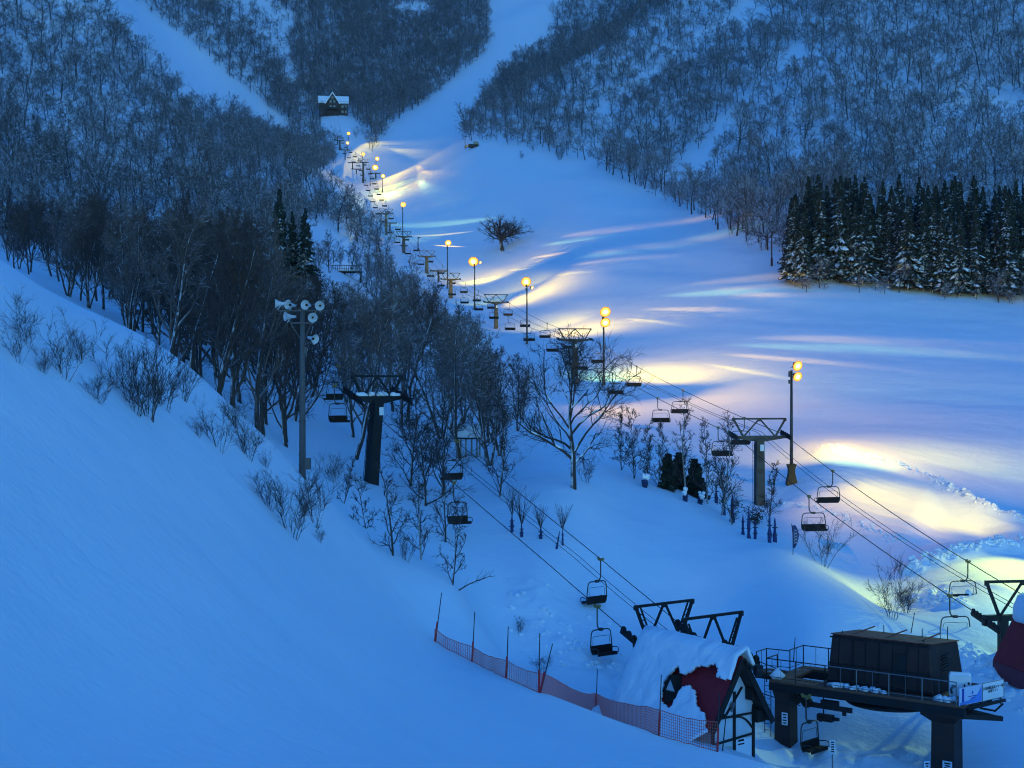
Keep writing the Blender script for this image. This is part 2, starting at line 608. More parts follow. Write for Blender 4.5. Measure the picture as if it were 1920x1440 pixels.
# ---------------------------------------------------------------- the snow
nx, ny = len(PX), len(LY)
me = bpy.data.meshes.new('snow_slope')
co = np.stack([GX, GY, GZ], -1).reshape(-1, 3).astype(np.float32)
ii, jj = np.meshgrid(np.arange(nx - 1), np.arange(ny - 1), indexing='ij')
q = (ii * ny + jj).ravel()
quads = np.stack([q, q + ny, q + ny + 1, q + 1], 1).astype(np.int32)
me.vertices.add(len(co))
me.vertices.foreach_set('co', co.ravel())
me.loops.add(quads.size)
me.loops.foreach_set('vertex_index', quads.ravel())
me.polygons.add(len(quads))
me.polygons.foreach_set('loop_start', np.arange(0, quads.size, 4, dtype=np.int32))
me.polygons.foreach_set('loop_total', np.full(len(quads), 4, np.int32))
me.update(calc_edges=True)
me.polygons.foreach_set('use_smooth', np.ones(len(quads), bool))
me.materials.append(M['snow'])
snow = bpy.data.objects.new('snow_slope', me)
COL.objects.link(snow)
snow['kind'] = 'structure'
snow['label'] = 'snow covered ski slopes, valley and mountainside'


# broken lumps of snow left along the ploughed edges
rl = random.Random(12)
mb = MB()
ICO = [Vector(v).normalized() for v in ((0, -1, 1.6), (0, 1, 1.6), (0, -1, -1.6), (0, 1, -1.6), (1.6, 0, 1), (-1.6, 0, 1), (1.6, 0, -1), (-1.6, 0, -1), (1, 1.6, 0), (-1, 1.6, 0), (1, -1.6, 0), (-1, -1.6, 0))]
ICF = [(0, 1, 5), (0, 4, 1), (0, 5, 11), (0, 10, 4), (0, 11, 10), (1, 4, 8), (1, 8, 9), (1, 9, 5), (5, 9, 7), (5, 7, 11), (4, 10, 6), (4, 6, 8), (8, 6, 3), (8, 3, 9), (9, 3, 7), (2, 3, 6), (2, 7, 3), (2, 11, 7), (2, 10, 11), (2, 6, 10)]
for line, n_, w_, s0 in ((BERM1, 300, 0.7, 0.16), (BERM2, 220, 0.8, 0.19), ([wpt(1780, 79), wpt(1960, 70)], 110, 1.4, 0.2), ([wpt(1470, 121), wpt(1570, 116), wpt(1690, 109)], 90, 0.6, 0.11), ([wpt(1000, 79), wpt(1080, 75), wpt(1180, 73)], 70, 2.2, 0.17), ([wpt(1600, 61), wpt(1900, 60)], 90, 1.8, 0.18), ([wpt(1790, 88), wpt(1740, 93)], 70, 1.0, 0.2)):
    seg = [(Vector(a), Vector(b)) for a, b in zip(line[:-1], line[1:])]
    tot = sum((b - a).length for a, b in seg)
    for k in range(n_):
        u = rl.random() * tot
        for a, b in seg:
            if u <= (b - a).length:
                break
            u -= (b - a).length
        q = a.lerp(b, min(1, u / (b - a).length))
        x, y = q.x + rl.gauss(0, w_ * 0.55), q.y + rl.gauss(0, w_ * 0.55)
        z = ground_z(x, y)
        sz = s0 * rl.uniform(0.4, 1.5)
        sx, sy, s3 = sz * rl.uniform(0.7, 1.3), sz * rl.uniform(0.7, 1.3), sz * rl.uniform(0.5, 0.9)
        ro = Matrix.Rotation(rl.uniform(0, 6.28), 3, 'Z') @ Matrix.Rotation(rl.uniform(-.5, .5), 3, 'X')
        mb.add([ro @ Vector((v.x * sx * rl.uniform(.75, 1.2), v.y * sy * rl.uniform(.75, 1.2), v.z * s3 * rl.uniform(.75, 1.2))) + Vector((x, y, z + s3 * 0.25)) for v in ICO], ICF)
sl = mk('snow_lumps', mb, M['snow_soft'])
sl['kind'] = 'stuff'
sl['label'] = 'broken lumps of snow along the ploughed berms'

# ---------------------------------------------------------------- floodlight poles along the piste
SPOT_POWER = 0.105


def spot(root, src, target, rgb, watts, cone, flat=1.0, blend=1.0, size=0.25):
    d = bpy.data.lights.new('floodlight_beam', 'SPOT')
    d.energy = watts * SPOT_POWER
    d.color = rgb
    d.spot_size = R(cone)
    d.spot_blend = blend
    d.shadow_soft_size = size
    o = bpy.data.objects.new('floodlight_beam', d)
    COL.objects.link(o)
    o.parent = root
    loc = Vector(src) - Vector(root.location)
    o.location = loc
    o.rotation_mode = 'QUATERNION'
    o.rotation_quaternion = (Vector(target) - Vector(src)).to_track_quat('-Z', 'Y')
    o.scale = (1.0, flat, 1.0)                                    # a flat fan of light
    return o


WARM = (1.0, 0.58, 0.02)
GOLD = (1.0, 0.74, 0.0)
PALE = (1.0, 0.66, 0.02)
CYAN = (0.52, 1.0, 0.34)
LIME = (0.80, 1.0, 0.02)


def flood_pole(label, px, Y, top_py, heads, cover=False, lean=0.0, both=None):
    base = G(px, Y)
    H = (720 - top_py) / F * Y - base.z
    t = thing('floodlight_pole', label, 'floodlight', base, 0, 'floodlight poles beside the lift line')
    mb = MB()
    mb.tube([(0, 0, -0.6), (0, 0, H * 0.5), (0, 0, H)], [0.17, 0.14, 0.11], 10)
    mk('pole', mb, M['steel'], t, True)
    mb = MB()
    mb.box((-0.16, -0.05, H - 0.35), (0.22, 0.22, 0.5))
    mk('ballast_box', mb, M['steel'], t)
    mb = MB()
    mb.box((-0.18, -0.05, H - 1.05), (0.18, 0.2, 0.35))
    mk('ballast_box', mb, M['steel'], t)
    if cover:
        mb = MB()
        ring = lambda z, rx: [Vector((rx * a, 0.42 * b, z)) for a, b in ((-1, -1), (1, -1), (1, 1), (-1, 1))]
        mb.loft([ring(-0.4, 0.46), ring(0.1, 0.46), ring(0.9, 0.27), ring(1.35, 0.27), ring(1.75, 0.40)])
        mk('pole_mat', mb, M['mat_yellow'], t)
    else:
        mb = MB()
        mb.box((0, 0, 0.5), (0.45, 0.45, 1.8))
        mk('base_box', mb, M['steel'], t)
    for (dx, dz, w, h, mname, yaw) in heads:
        c = Vector((dx, -0.25, H + dz))
        rot = Matrix.Rotation(R(yaw), 3, 'Z') @ Matrix.Rotation(R(18), 3, 'X')
        mb = MB()
        r0 = [rot @ Vector((sx * w * 0.34, 0.0, sz * h * 0.34)) + c for sx, sz in ((-1, -1), (1, -1), (1, 1), (-1, 1))]
        r1 = [rot @ Vector((sx * w * 0.22, 0.4, sz * h * 0.22)) + c for sx, sz in ((-1, -1), (1, -1), (1, 1), (-1, 1))]
        mb.loft([r0, r1])
        mb.beam(rot @ Vector((0, 0.3, 0)) + c, (0, 0, H + dz * 0.6), 0.07)
        hd = mk('lamp_head', mb, M['steel'], t)
        n = 16
        rim = [rot @ Vector((w * 0.49 * math.cos(a), -0.03, h * 0.49 * math.sin(a))) + c for a in [2 * math.pi * k / n for k in range(n)]]
        ringk = lambda k, y: [c + (p_ - c) * k + rot @ Vector((0, y, 0)) for p_ in rim]
        for pn, rings_, mt in (('glare_rim', (rim, ringk(0.80, -0.02)), 'glare_rim'), ('glare_ring', (ringk(0.80, -0.02), ringk(0.40, -0.07)), 'glare_ring')):  # emissive rings imitate the yellow to orange glare around each lens
            mb = MB()
            mb.loft(list(rings_), False)
            mk(pn, mb, M[mt], hd)
        mb = MB()
        mb.loft([ringk(0.40, -0.07), ringk(0.2, -0.12)])
        mk('lens', mb, M[mname], hd)
    return t, base + Vector((max(h[0] + h[2] / 2 for h in heads) + 0.35, -0.3, H + 0.2))


LAMPS = []


def lamp(*a, **k):
    LAMPS.append(flood_pole(*a, **k))
    return LAMPS[-1]


# label, bearing, distance, top, heads enlarged to imitate glow (offset x, z, width, height, lens, yaw)
lamp('nearest floodlight pole with yellow padded foot beside the closest steel lift tower', 1484, 128, 694,
     [(0.5, 0.38, 1.05, 0.98, 'lamp_core', 25), (0.5, -0.58, 0.98, 0.90, 'lamp_core', 25)], cover=True)
lamp('tall floodlight pole just right of the lift tower behind the big bare tree', 1132, 206, 592,
     [(0.2, 0.55, 1.75, 1.6, 'lamp_core', 20), (0.2, -1.0, 1.6, 1.45, 'lamp_core', 20)])
lamp('floodlight pole with two heads standing below and right of the lone round tree', 988, 262, 532,
     [(-0.15, 0.35, 1.9, 1.9, 'lamp_core', 10), (0.95, -0.75, 0.7, 0.7, 'lamp_core', 40)])
lamp('floodlight pole with its bright head nearest below the lone round tree', 890, 330, 493,
     [(-0.3, 0.3, 2.4, 2.3, 'lamp_core', 5), (1.3, 0.1, 0.8, 0.7, 'lamp_core', 40)])
lamp('floodlight pole left of the lone round tree, level with its trunk', 839, 385, 457,
     [(0.2, 0.2, 1.8, 1.7, 'lamp_core', 10)])
lamp('floodlight pole alone on the open snow, upper left of the lone round tree', 755, 462, 385,
     [(0.2, 0.2, 1.9, 1.8, 'lamp_warm', 10)])
lamp('low white floodlight in the upper cluster, lowest and rightmost of it', 717, 640, 331,
     [(0.3, 0.2, 2.0, 1.9, 'lamp_cool', 10)])
lamp('big white floodlight in the middle of the upper cluster', 694, 668, 315,
     [(2.4, 0.2, 3.0, 2.8, 'lamp_core', 10)])
lamp('yellow floodlight above the big white lamp of the upper cluster', 705, 690, 298,
     [(0.6, 0.1, 2.2, 2.1, 'lamp_core', 10)])
lamp('small orange floodlight on the left of the upper cluster', 680, 684, 290,
     [(0.2, 0.2, 1.8, 1.8, 'lamp_warm', 5)])
lamp('violet white floodlight below the topmost orange lamp', 651, 770, 269,
     [(0.2, 0.2, 1.9, 1.9, 'lamp_pink', 5)])
lamp('topmost orange floodlight, nearest below the gabled lodge', 653, 800, 251,
     [(0.2, 0.2, 2.1, 2.0, 'lamp_warm', 5)])

lamp('assumed floodlight pole, out of view past the right edge, behind the red hut', 2170, 104, 800,  # assumed pole out of view, added to light the basin and track
     [(-0.2, 0.2, 1.2, 1.1, 'lamp_core', -60)])
LAMPS[12] = (LAMPS[12][0], LAMPS[12][1] + Vector((-2.0, 0, 0)))

# beams: (pole, ground point aimed at, colour, watts, cone)
BEAMS = [  # pole, ground point aimed at, colour, watts, cone, flatness of the fan
    # the basin, its bank and the track at the right, lit by the first pole and the assumed unseen one
    (0, (1735, 950), GOLD, 9000, 56, 1), (0, (1640, 965), WARM, 9000, 60, 1), (0, (1900, 900), WARM, 14000, 60, 1),
    (12, (1740, 950), GOLD, 40000, 46, .8), (12, (1670, 980), WARM, 14000, 24, 1), (12, (1840, 1075), LIME, 52000, 42, 1), (12, (1900, 1235), CYAN, 50000, 34, 1), (0, (1620, 855), CYAN, 8000, 50, 1), (0, (1780, 800), WARM, 40000, 70, 1), (0, (1880, 870), LIME, 26000, 60, .3),
    (0, (1620, 752), WARM, 36000, 100, .12), (0, (1760, 728), CYAN, 70000, 80, .06), (0, (1700, 690), WARM, 90000, 100, .06),
    (1, (1300, 772), WARM, 42000, 80, .3), (1, (1140, 706), CYAN, 12000, 60, 1), (1, (1420, 750), WARM, 45000, 80, .3),
    (2, (1030, 600), GOLD, 45000, 60, .6), (3, (950, 540), GOLD, 60000, 80, .25), (3, (905, 566), LIME, 12000, 50, 1),
    (4, (900, 528), LIME, 30000, 60, .35), (4, (850, 505), CYAN, 10000, 50, 1), (5, (830, 440), GOLD, 100000, 50, .06), (5, (830, 420), CYAN, 150000, 70, .06),
    (5, (770, 440), CYAN, 14000, 50, 1), (5, (840, 462), WARM, 70000, 50, .08), (6, (850, 376), CYAN, 220000, 80, .05), (6, (790, 385), WARM, 80000, 80, .15),
    (6, (720, 372), CYAN, 40000, 60, 1), (7, (800, 350), GOLD, 60000, 90, .06), (7, (840, 330), WARM, 170000, 80, .05), (7, (740, 352), LIME, 26000, 60, 1),
    (8, (790, 322), WARM, 80000, 80, .06), (10, (790, 290), GOLD, 240000, 80, .06), (11, (730, 288), GOLD, 200000, 70, .3),
    # wide spill of each pole over the piste
    (0, (1800, 720), PALE, 28080, 130, 1), (1, (1420, 660), PALE, 43200, 130, 1), (2, (1250, 580), PALE, 36720, 130, 1), (3, (1080, 520), PALE, 36720, 130, 1), (4, (980, 480), PALE, 32400, 130, 1), (6, (850, 380), PALE, 32400, 130, 1), (8, (800, 320), PALE, 32400, 130, 1),
]
# flat fans thrown across the slope to the right of each pole: bearing from the fall line, reach, colour, watts, spread
for k in (1, 2, 3, 4):
    for az, r, rgb, w, cone in ((80, 22, GOLD, 36000, 60), (70, 32, WARM, 80000, 56), (62, 42, CYAN, 90000, 52), (64, 54, WARM, 160000, 50), (76, 62, CYAN if k % 2 else WARM, 120000, 46), (84, 78, WARM, 170000, 40)):
        az, r = az + (k * 37 % 11) - 5, r * (0.92 + 0.05 * (k * 53 % 4))
        gx, gy = LAMPS[k][0].location.x + r * math.sin(R(az)), LAMPS[k][0].location.y + r * math.cos(R(az))
        spot(LAMPS[k][0], LAMPS[k][1], (gx, gy, ground_z(gx, gy)), rgb, w, cone, 0.05)
for k, tgt, rgb, w, cone, flat in BEAMS:
    spot(LAMPS[k][0], LAMPS[k][1], on(*tgt), rgb, w, cone, flat)
# ---------------------------------------------------------------- trees
def limb(rng, mb, p, d, L, r, seg, n, wob=0.18, lift=0.15, taper=0.45):
    """a bending branch; returns its points and directions"""
    pts, rad, dirs = [p.copy()], [r], [d.copy()]
    for k in range(seg):
        d = (d + Vector((rng.gauss(0, wob), rng.gauss(0, wob), rng.gauss(0, wob) + lift))).normalized()
        p = p + d * (L / seg)
        pts.append(p.copy())
        rad.append(r * (1 - (1 - taper) * (k + 1) / seg))
        dirs.append(d.copy())
    mb.tube(pts, rad, n, cap=False)
    return pts, dirs, rad


def side_dir(rng, d, ang):
    a = d.orthogonal().normalized()
    b = d.cross(a)
    t = rng.uniform(0, 2 * math.pi)
    return (d * math.cos(ang) + (a * math.cos(t) + b * math.sin(t)) * math.sin(ang)).normalized()


def bare_tree(seed, H=12.0, spread=0.42, limbs=11, br=6, tw=5, sub=2, r0=0.017, first=0.25, twig=0.012, elev=(25, 60), fork=False, lean=0.06, snowload=False, vase=False, lift=0.10):
    """returns trunk and crown meshes of one leafless tree"""
    rng = random.Random(seed)
    tr, cr, sn = MB(), MB(), MB()
    r = H * r0
    d = Vector((rng.gauss(0, lean), rng.gauss(0, lean), 1)).normalized()
    tl = H * (fork if fork else 0.86)
    pts, dirs, rad = limb(rng, tr, Vector((0, 0, -0.8)), d, tl + 0.8, r * 1.1, 9, 7, 0.07, 0.06, 0.72 if fork else 0.18)
    starts = []
    if fork:
        for k in range(limbs):
            az = 2 * math.pi * (k + rng.uniform(-0.25, 0.25)) / limbs * 1.0
            el = R(rng.uniform(*elev))
            i = rng.choice([6, 7, 8, 9, 9])
            starts.append((pts[i], Vector((math.cos(az) * math.cos(el), math.sin(az) * math.cos(el), math.sin(el))), H * rng.uniform(0.46, 0.62), rad[i] * rng.uniform(0.5, 0.7)))
    else:
        for k in range(limbs):
            f = first + (1 - first) * (k + rng.uniform(0, 0.8)) / limbs
            x = min(f * 9, 8.99)
            i = int(x)
            p = pts[i].lerp(pts[i + 1], x - i)
            az = k * 2.4 + rng.uniform(-0.6, 0.6)
            el = R(rng.uniform(*elev)) + f * 0.35
            starts.append((p, Vector((math.cos(az) * math.cos(el), math.sin(az) * math.cos(el), math.sin(el))), H * spread * ((0.42 + 0.62 * math.sin(math.pi * min(1.0, 0.08 + 0.92 * f) ** 0.9)) if vase else (1.05 - 0.62 * f)) * rng.uniform(0.8, 1.2), rad[i] * rng.uniform(0.40, 0.6)))
        starts.append((pts[-1], dirs[-1], H * 0.16, rad[-1]))
    for p, d, L, rl in starts:
        lp, ld, lr = limb(rng, cr, p, d, L, max(rl, twig * 1.8), 6, 5, 0.16, lift, 0.3)
        if snowload:
            for a in range(0, 4):
                if abs(ld[a].z) < 0.8 and rng.random() < 0.75:
                    q = [lp[a].lerp(lp[a + 1], f) + Vector((0, 0, lr[a] * 0.75)) for f in (0.05, 0.35, 0.7, 0.97)]
                    sn.tube(q, [lr[a] * 0.3, lr[a] * 1.05, lr[a] * 0.95, lr[a] * 0.3], 6)
        for b in range(br):
            x = rng.uniform(0.22, 1.0) * 6
            i = min(int(x), 5)
            bp = lp[i].lerp(lp[i + 1], x - i)
            bl = L * rng.uniform(0.28, 0.55) * (1.15 - 0.08 * i)
            q, qd, qr = limb(rng, cr, bp, side_dir(rng, ld[i], R(rng.uniform(28, 62))), bl, max(lr[i] * 0.5, twig * 1.3), 4, 4, 0.2, 0.09, 0.4)
            for t in range(tw):
                y = rng.uniform(0.15, 1.0) * 4
                j = min(int(y), 3)
                tp = q[j].lerp(q[j + 1], y - j)
                l2 = bl * rng.uniform(0.30, 0.6)
                w, wd, wr = limb(rng, cr, tp, side_dir(rng, qd[j], R(rng.uniform(22, 55))), l2, twig, 2, 3, 0.2, 0.10, 0.6)
                for u in range(sub):
                    limb(rng, cr, w[rng.choice([0, 1, 1])], side_dir(rng, wd[1], R(rng.uniform(20, 55))), l2 * rng.uniform(0.5, 0.9), twig * 0.75, 1, 3, 0.15, 0.08, 0.6)
    return tr, cr, sn


def bare_shrub(seed, H=2.4, stems=9, br=6, tw=4, spread=0.5, r=0.022, twig=0.009, sub=1):
    rng = random.Random(seed)
    st, tg = MB(), MB()
    for k in range(stems):
        az = 2 * math.pi * k / stems + rng.uniform(-0.5, 0.5)
        el = R(rng.uniform(90 - 80 * spread, 86))
        p = Vector((math.cos(az) * 0.16 * rng.random(), math.sin(az) * 0.16 * rng.random(), -0.4))
        d = Vector((math.cos(az) * math.cos(el), math.sin(az) * math.cos(el), math.sin(el)))
        L = H * rng.uniform(0.65, 1.1) + 0.4
        lp, ld, lr = limb(rng, st, p, d, L, r * rng.uniform(0.7, 1.3), 6, 5, 0.12, 0.06, 0.3)
        for b in range(br):
            x = rng.uniform(0.25, 1.0) * 6
            i = min(int(x), 5)
            bp = lp[i].lerp(lp[i + 1], x - i)
            bl = L * rng.uniform(0.18, 0.42)
            q, qd, qr = limb(rng, tg, bp, side_dir(rng, ld[i], R(rng.uniform(20, 50))), bl, twig * 1.35, 3, 4, 0.15, 0.12, 0.5)
            for t in range(tw):
                j = rng.choice([0, 1, 2])
                w, wd, wr = limb(rng, tg, q[j].lerp(q[j + 1], rng.random()), side_dir(rng, qd[j], R(rng.uniform(18, 48))), bl * rng.uniform(0.3, 0.65), twig, 2, 3, 0.15, 0.08, 0.5)
                for u in range(sub):
                    limb(rng, tg, w[1], side_dir(rng, wd[1], R(rng.uniform(20, 50))), bl * rng.uniform(0.2, 0.35), twig * 0.8, 1, 3, 0.1, 0.05, 0.5)
    return st, tg


def conifer(seed, H=18.0, rad=2.2, whorls=26, per=8, skirt=0.10, droop=0.5):
    rng = random.Random(seed)
    tr, cr = MB(), MB()
    tr.tube([(0, 0, -0.8), (0, 0, H * 0.5), (0, 0, H * 0.98)], [H * 0.012, H * 0.008, 0.02], 6)
    for k in range(whorls):
        f = k / (whorls - 1)
        z = H * (skirt + (0.985 - skirt) * f)
        env = rad * (1 - f) ** 0.8 * (0.78 + 0.22 * math.sin(k * 2.1 + seed)) + 0.12
        for b in range(per if f < 0.8 else max(4, per - 3)):
            az = 2 * math.pi * (b + rng.random()) / per + k * 0.7
            L = env * rng.uniform(0.65, 1.2)
            o = Vector((math.cos(az), math.sin(az), 0))
            sd = Vector((-math.sin(az), math.cos(az), 0))
            w = max(0.14, L * rng.uniform(0.30, 0.48))
            zz = z + rng.uniform(-0.3, 0.3) * H / whorls
            dr = droop * rng.uniform(0.6, 1.3)
            prof = [(0.05, 0.05, 0.25), (0.35, 0.12, 1.0), (0.7, -0.10 * dr * 2, 1.0), (1.0, -0.55 * dr, 0.25)]
            pts = []
            for fr, dz, ww in prof:
                jit = rng.uniform(-0.12, 0.12)
                c = o * (L * fr) + Vector((0, 0, zz + L * dz))
                pts.append((c - sd * (w * ww * (0.5 + jit)) + Vector((0, 0, -0.22 * w * ww)), c + Vector((0, 0, 0.10 * w)), c + sd * (w * ww * (0.5 - jit)) + Vector((0, 0, -0.22 * w * ww))))
            vs = [q for row in pts for q in row]
            fs = []
            for r_ in range(3):
                for c_ in range(2):
                    a = r_ * 3 + c_
                    fs.append((a, a + 1, a + 4, a + 3))
            cr.add(vs, fs)
            # hanging sprays under and beside the bough
            for s_ in range(3):
                fr = rng.uniform(0.35, 1.0)
                c = o * (L * fr) + sd * w * rng.uniform(-0.5, 0.5) + Vector((0, 0, zz - 0.35 * dr * L * fr * fr))
                h = rng.uniform(0.25, 0.6) * (0.4 + 0.25 * rad)
                a2 = rng.uniform(0, math.pi)
                e = Vector((math.cos(a2), math.sin(a2), 0)) * rng.uniform(0.12, 0.3)
                cr.add([c - e, c + e, c + e * 0.4 + Vector((0, 0, -h)), c - e * 0.5 + Vector((0, 0, -h * 0.8))], [(0, 1, 2, 3)])
    return tr, cr


def plant(name, label, cat, group, parts, loc, rz=0.0, sc=1.0):
    """a plant of its own; parts = (part name, mesh builder or mesh, material)"""
    t = thing(name, label, cat, loc, rz, group)
    t.scale = (sc, sc, sc)
    for pn, mb, m in parts:
        if isinstance(mb, MB):
            if mb.v:
                part = mk(pn, mb, m, t)
                if pn == 'snow_load':
                    part['kind'] = 'stuff'
        else:
            o = bpy.data.objects.new(pn, mb)
            COL.objects.link(o)
            o.parent = t
    return t


def mesh_of(name, mb, m):
    me = bpy.data.meshes.new(name)
    me.from_pydata(mb.v, [], mb.f)
    me.materials.append(m)
    return me


rngT = random.Random(77)
# --- the wood: dark bare trees crowded left of the lit lift
WOOD = []
for s in range(8):
    tr, cr, _ = bare_tree(100 + s, H=12.5, spread=0.40 + 0.05 * (s % 3), limbs=13, br=7, tw=6, sub=2, first=0.17, twig=0.018, elev=(28, 62), lean=0.12, r0=0.0125 + 0.002 * (s % 2))
    if s % 2 == 0:                                               # several stems from one root
        for q_ in range(2):
            t2, c2, _ = bare_tree(160 + 3 * s + q_, H=10.5, spread=0.36, limbs=9, br=6, tw=5, sub=1, first=0.25, twig=0.018, elev=(30, 62), lean=0.26, r0=0.0115)
            tr.add(t2.v, t2.f)
            cr.add(c2.v, c2.f)
    WOOD.append((mesh_of('trunk', tr, M['bark']), mesh_of('crown', cr, M['twig_brown'])))

WOOD2 = []
for a, b in WOOD:
    b2 = b.copy()
    b2.materials[0] = M['wood_grey']
    WOOD2.append((a, b2))

L1_O, L1_D = Vector((9.9, 70.0)), Vector((-0.578, 0.816))      # the near lift's plan axis


def l1_dist(x, y):
    v = Vector((x, y)) - L1_O
    return abs(v.x * L1_D.y - v.y * L1_D.x)


def wood_right(Y):
    return float(np.interp(Y, [70, 88, 103, 112, 130, 160, 200, 260, 300, 350, 430, 470], [330, 560, 860, 930, 965, 1000, 930, 850, 760, 690, 640, 600]))


def wood_near(px):
    return float(np.interp(px, [-250, 0, 200, 300, 400, 480, 560, 640, 700, 780, 860, 920, 1000], [110, 112, 100, 76, 76, 84, 92, 104, 112, 108, 104, 110, 128]))


spots = []
tries = 0
while len(spots) < 330 and tries < 60000:
    tries += 1
    Y = math.exp(rngT.uniform(math.log(60), math.log(330)))
    if rngT.random() > (0.95 if Y < 200 else 0.6):
        continue
    px = rngT.uniform(-140, 1000)
    if Y < wood_near(px) or px > wood_right(Y):
        continue
    far_edge = float(np.interp(px, [-140, 0, 120, 300, 480, 560, 640, 800, 1000], [210, 215, 235, 262, 260, 245, 330, 300, 250]))
    if Y > far_edge:
        continue
    if 590 < px < 700 and 250 < Y < 300:                       # the railed deck's clearing
        continue
    x, y = wpt(px, Y)
    if l1_dist(x, y) < 3.6:
        continue
    gap = 3.0 + Y * 0.008
    if any((x - a) ** 2 + (y - b) ** 2 < gap * gap for a, b, _ in spots):
        continue
    spots.append((x, y, px))
spots.sort(key=lambda s: s[1])
for k, (x, y, px) in enumerate(spots):
    if px > 580 and rngT.random() < 0.40:
        continue
    tm, cm = WOOD[rngT.randrange(8)] if rngT.random() > (0.75 if px > 560 else 0.18) else WOOD2[rngT.randrange(8)]
    gz = ground_z(x, y)
    sc = rngT.uniform(0.75, 1.12)
    if y < 272:
        top = float(np.interp(px, [-140, 0, 100, 200, 300, 400, 480, 510, 600, 615, 685, 705, 750, 800, 850, 900, 950, 1000], [340, 345, 356, 366, 368, 376, 400, 498, 502, 522, 528, 480, 500, 520, 560, 592, 630, 670]))
    else:
        top = float(np.interp(px, [560, 640, 700, 750, 800], [415, 398, 396, 440, 500]))
    top += rngT.uniform(6, 66)
    sc = min(sc, (720 - gz / y * F - top) / F * y / 12.2)
    if sc < 0.24:
        continue
    plant('bare_tree', 'dark leafless tree crowded in the wood left of the lit lift', 'tree', 'dark bare trees of the wood',
          [('trunk', tm, None), ('crown', cm, None)], (x, y, gz), rngT.uniform(0, 6.28), sc)

# --- the mountainsides: frosted bare trees, the nearest ones on their own, the rest as one forest
FROST = []
for s in range(8):
    tr, cr, _ = bare_tree(300 + s, H=(7.5, 9.5, 10.5, 12.5, 14.0, 8.5, 11.5, 6.5)[s], spread=0.52, limbs=12, br=6, tw=5, sub=1, first=0.24, twig=0.030, elev=(8, 50), fork=(0.34 if s % 3 == 2 else False), r0=0.018, lean=0.07, vase=True, lift=0.05)
    FROST.append((tr, cr))
FROST_ME = [(mesh_of('trunk', a, M['frost_bark']), mesh_of('crown', b, M['frost_twig'])) for a, b in FROST]

CLEAR = [
    [(640, 300), (590, 330), (600, 365), (660, 400), (760, 520), (860, 600), (1000, 640), (1150, 760), (1350, 900), (1600, 1060), (1920, 1300), (2400, 1300), (2400, 545), (1920, 545), (1700, 530), (1480, 490), (1400, 460), (1300, 405), (1180, 345), (1100, 305), (1020, 280), (930, 268), (868, 262), (872, 232), (930, 165), (985, 110), (1035, 70), (1065, -10), (1080, -120), (990, -120), (915, 0), (915, 90), (878, 125), (800, 190), (722, 240), (700, 285)],
    [(140, -60), (190, 12), (228, 66), (282, 130), (332, 172), (395, 218), (452, 236), (500, 266), (548, 268), (545, 230), (500, 200), (440, 152), (384, 110), (347, 70), (294, 33), (224, -15), (200, -60)],
    [(738, 12), (805, 5), (800, 38), (755, 40)],
    [(640, 300), (660, 250), (600, 225), (645, 205), (700, 265)],
    [(170, 290), (250, 325), (240, 362), (190, 352)],
    [(1425, 268), (1520, 275), (1510, 292), (1420, 285)],
    [(1725, 305), (1770, 305), (1765, 335), (1730, 335)],
    [(1545, 150), (1575, 160), (1560, 195), (1540, 190)],
]
LIGHT = [
    ([(340, -60), (377, 0), (430, 33), (477, 77), (533, 133), (547, 187), (567, 220), (600, 215), (567, 180), (540, 83), (563, 37), (480, -10), (440, -60)], 0.07),
    ([(1100, 225), (1195, 155), (1310, 65), (1440, -10), (1490, -10), (1330, 80), (1215, 165), (1130, 235)], 0.12),
    ([(1480, 230), (1560, 180), (1600, 100), (1690, 20), (1715, 30), (1620, 120), (1580, 200), (1500, 245)], 0.25),
    ([(1250, 330), (1330, 250), (1420, 160), (1500, 70), (1530, 80), (1450, 180), (1370, 265), (1290, 345)], 0.15),
    ([(1700, 330), (1760, 240), (1830, 130), (1870, 140), (1800, 260), (1745, 340)], 0.18),
    ([(60, 420), (150, 330), (60, 250), (-20, 160), (-20, 130), (90, 235), (190, 320), (110, 420)], 0.2),
    ([(1000, 270), (1120, 215), (1300, 260), (1420, 330), (1400, 400), (1200, 330)], 0.55),
    ([(0, 200), (330, 200), (330, 390), (0, 390)], 0.6),
    ([(-180, -60), (200, -60), (560, 260), (560, 420), (-180, 420)], 0.5),
]
CON_BLOCK = [(1462, 505), (1700, 540), (1960, 560), (2250, 580), (2250, 380), (1960, 440), (1700, 440), (1500, 420)]
N = 110000
rs = np.random.RandomState(5)
# candidates spread evenly over the ground
cY = 190 * np.exp(rs.rand(N * 3) * math.log(1750 / 190.))
keep = rs.rand(N * 3) < (cY / 1750.) ** 1.0
cY = cY[keep]
cPX = rs.uniform(-180, 2100, len(cY))
cX = (cPX - 960) / F * cY
cZ = ground_z(cX, cY)
cPY = 720 - cZ / cY * F
ok = cPY > -90
for poly in CLEAR:
    ok &= ~inpoly(cPX, cPY, poly)
ok &= ~inpoly(cPX, cPY, CON_BLOCK)
pr = np.ones(len(cY))
for poly, p in LIGHT:
    pr = np.where(inpoly(cPX, cPY, poly), pr * p, pr)
pr *= np.where((cPX > 1000) | (cPX < 400), np.clip(np.where(cPX > 900, 0.92, 0.76) + 2.2 * vnoise(cX / 30, cY / 70, 21), 0.05, 1), np.clip(0.95 + 1.2 * vnoise(cX / 40, cY / 90, 22), 0.1, 1))
ok &= rs.rand(len(cY)) < pr
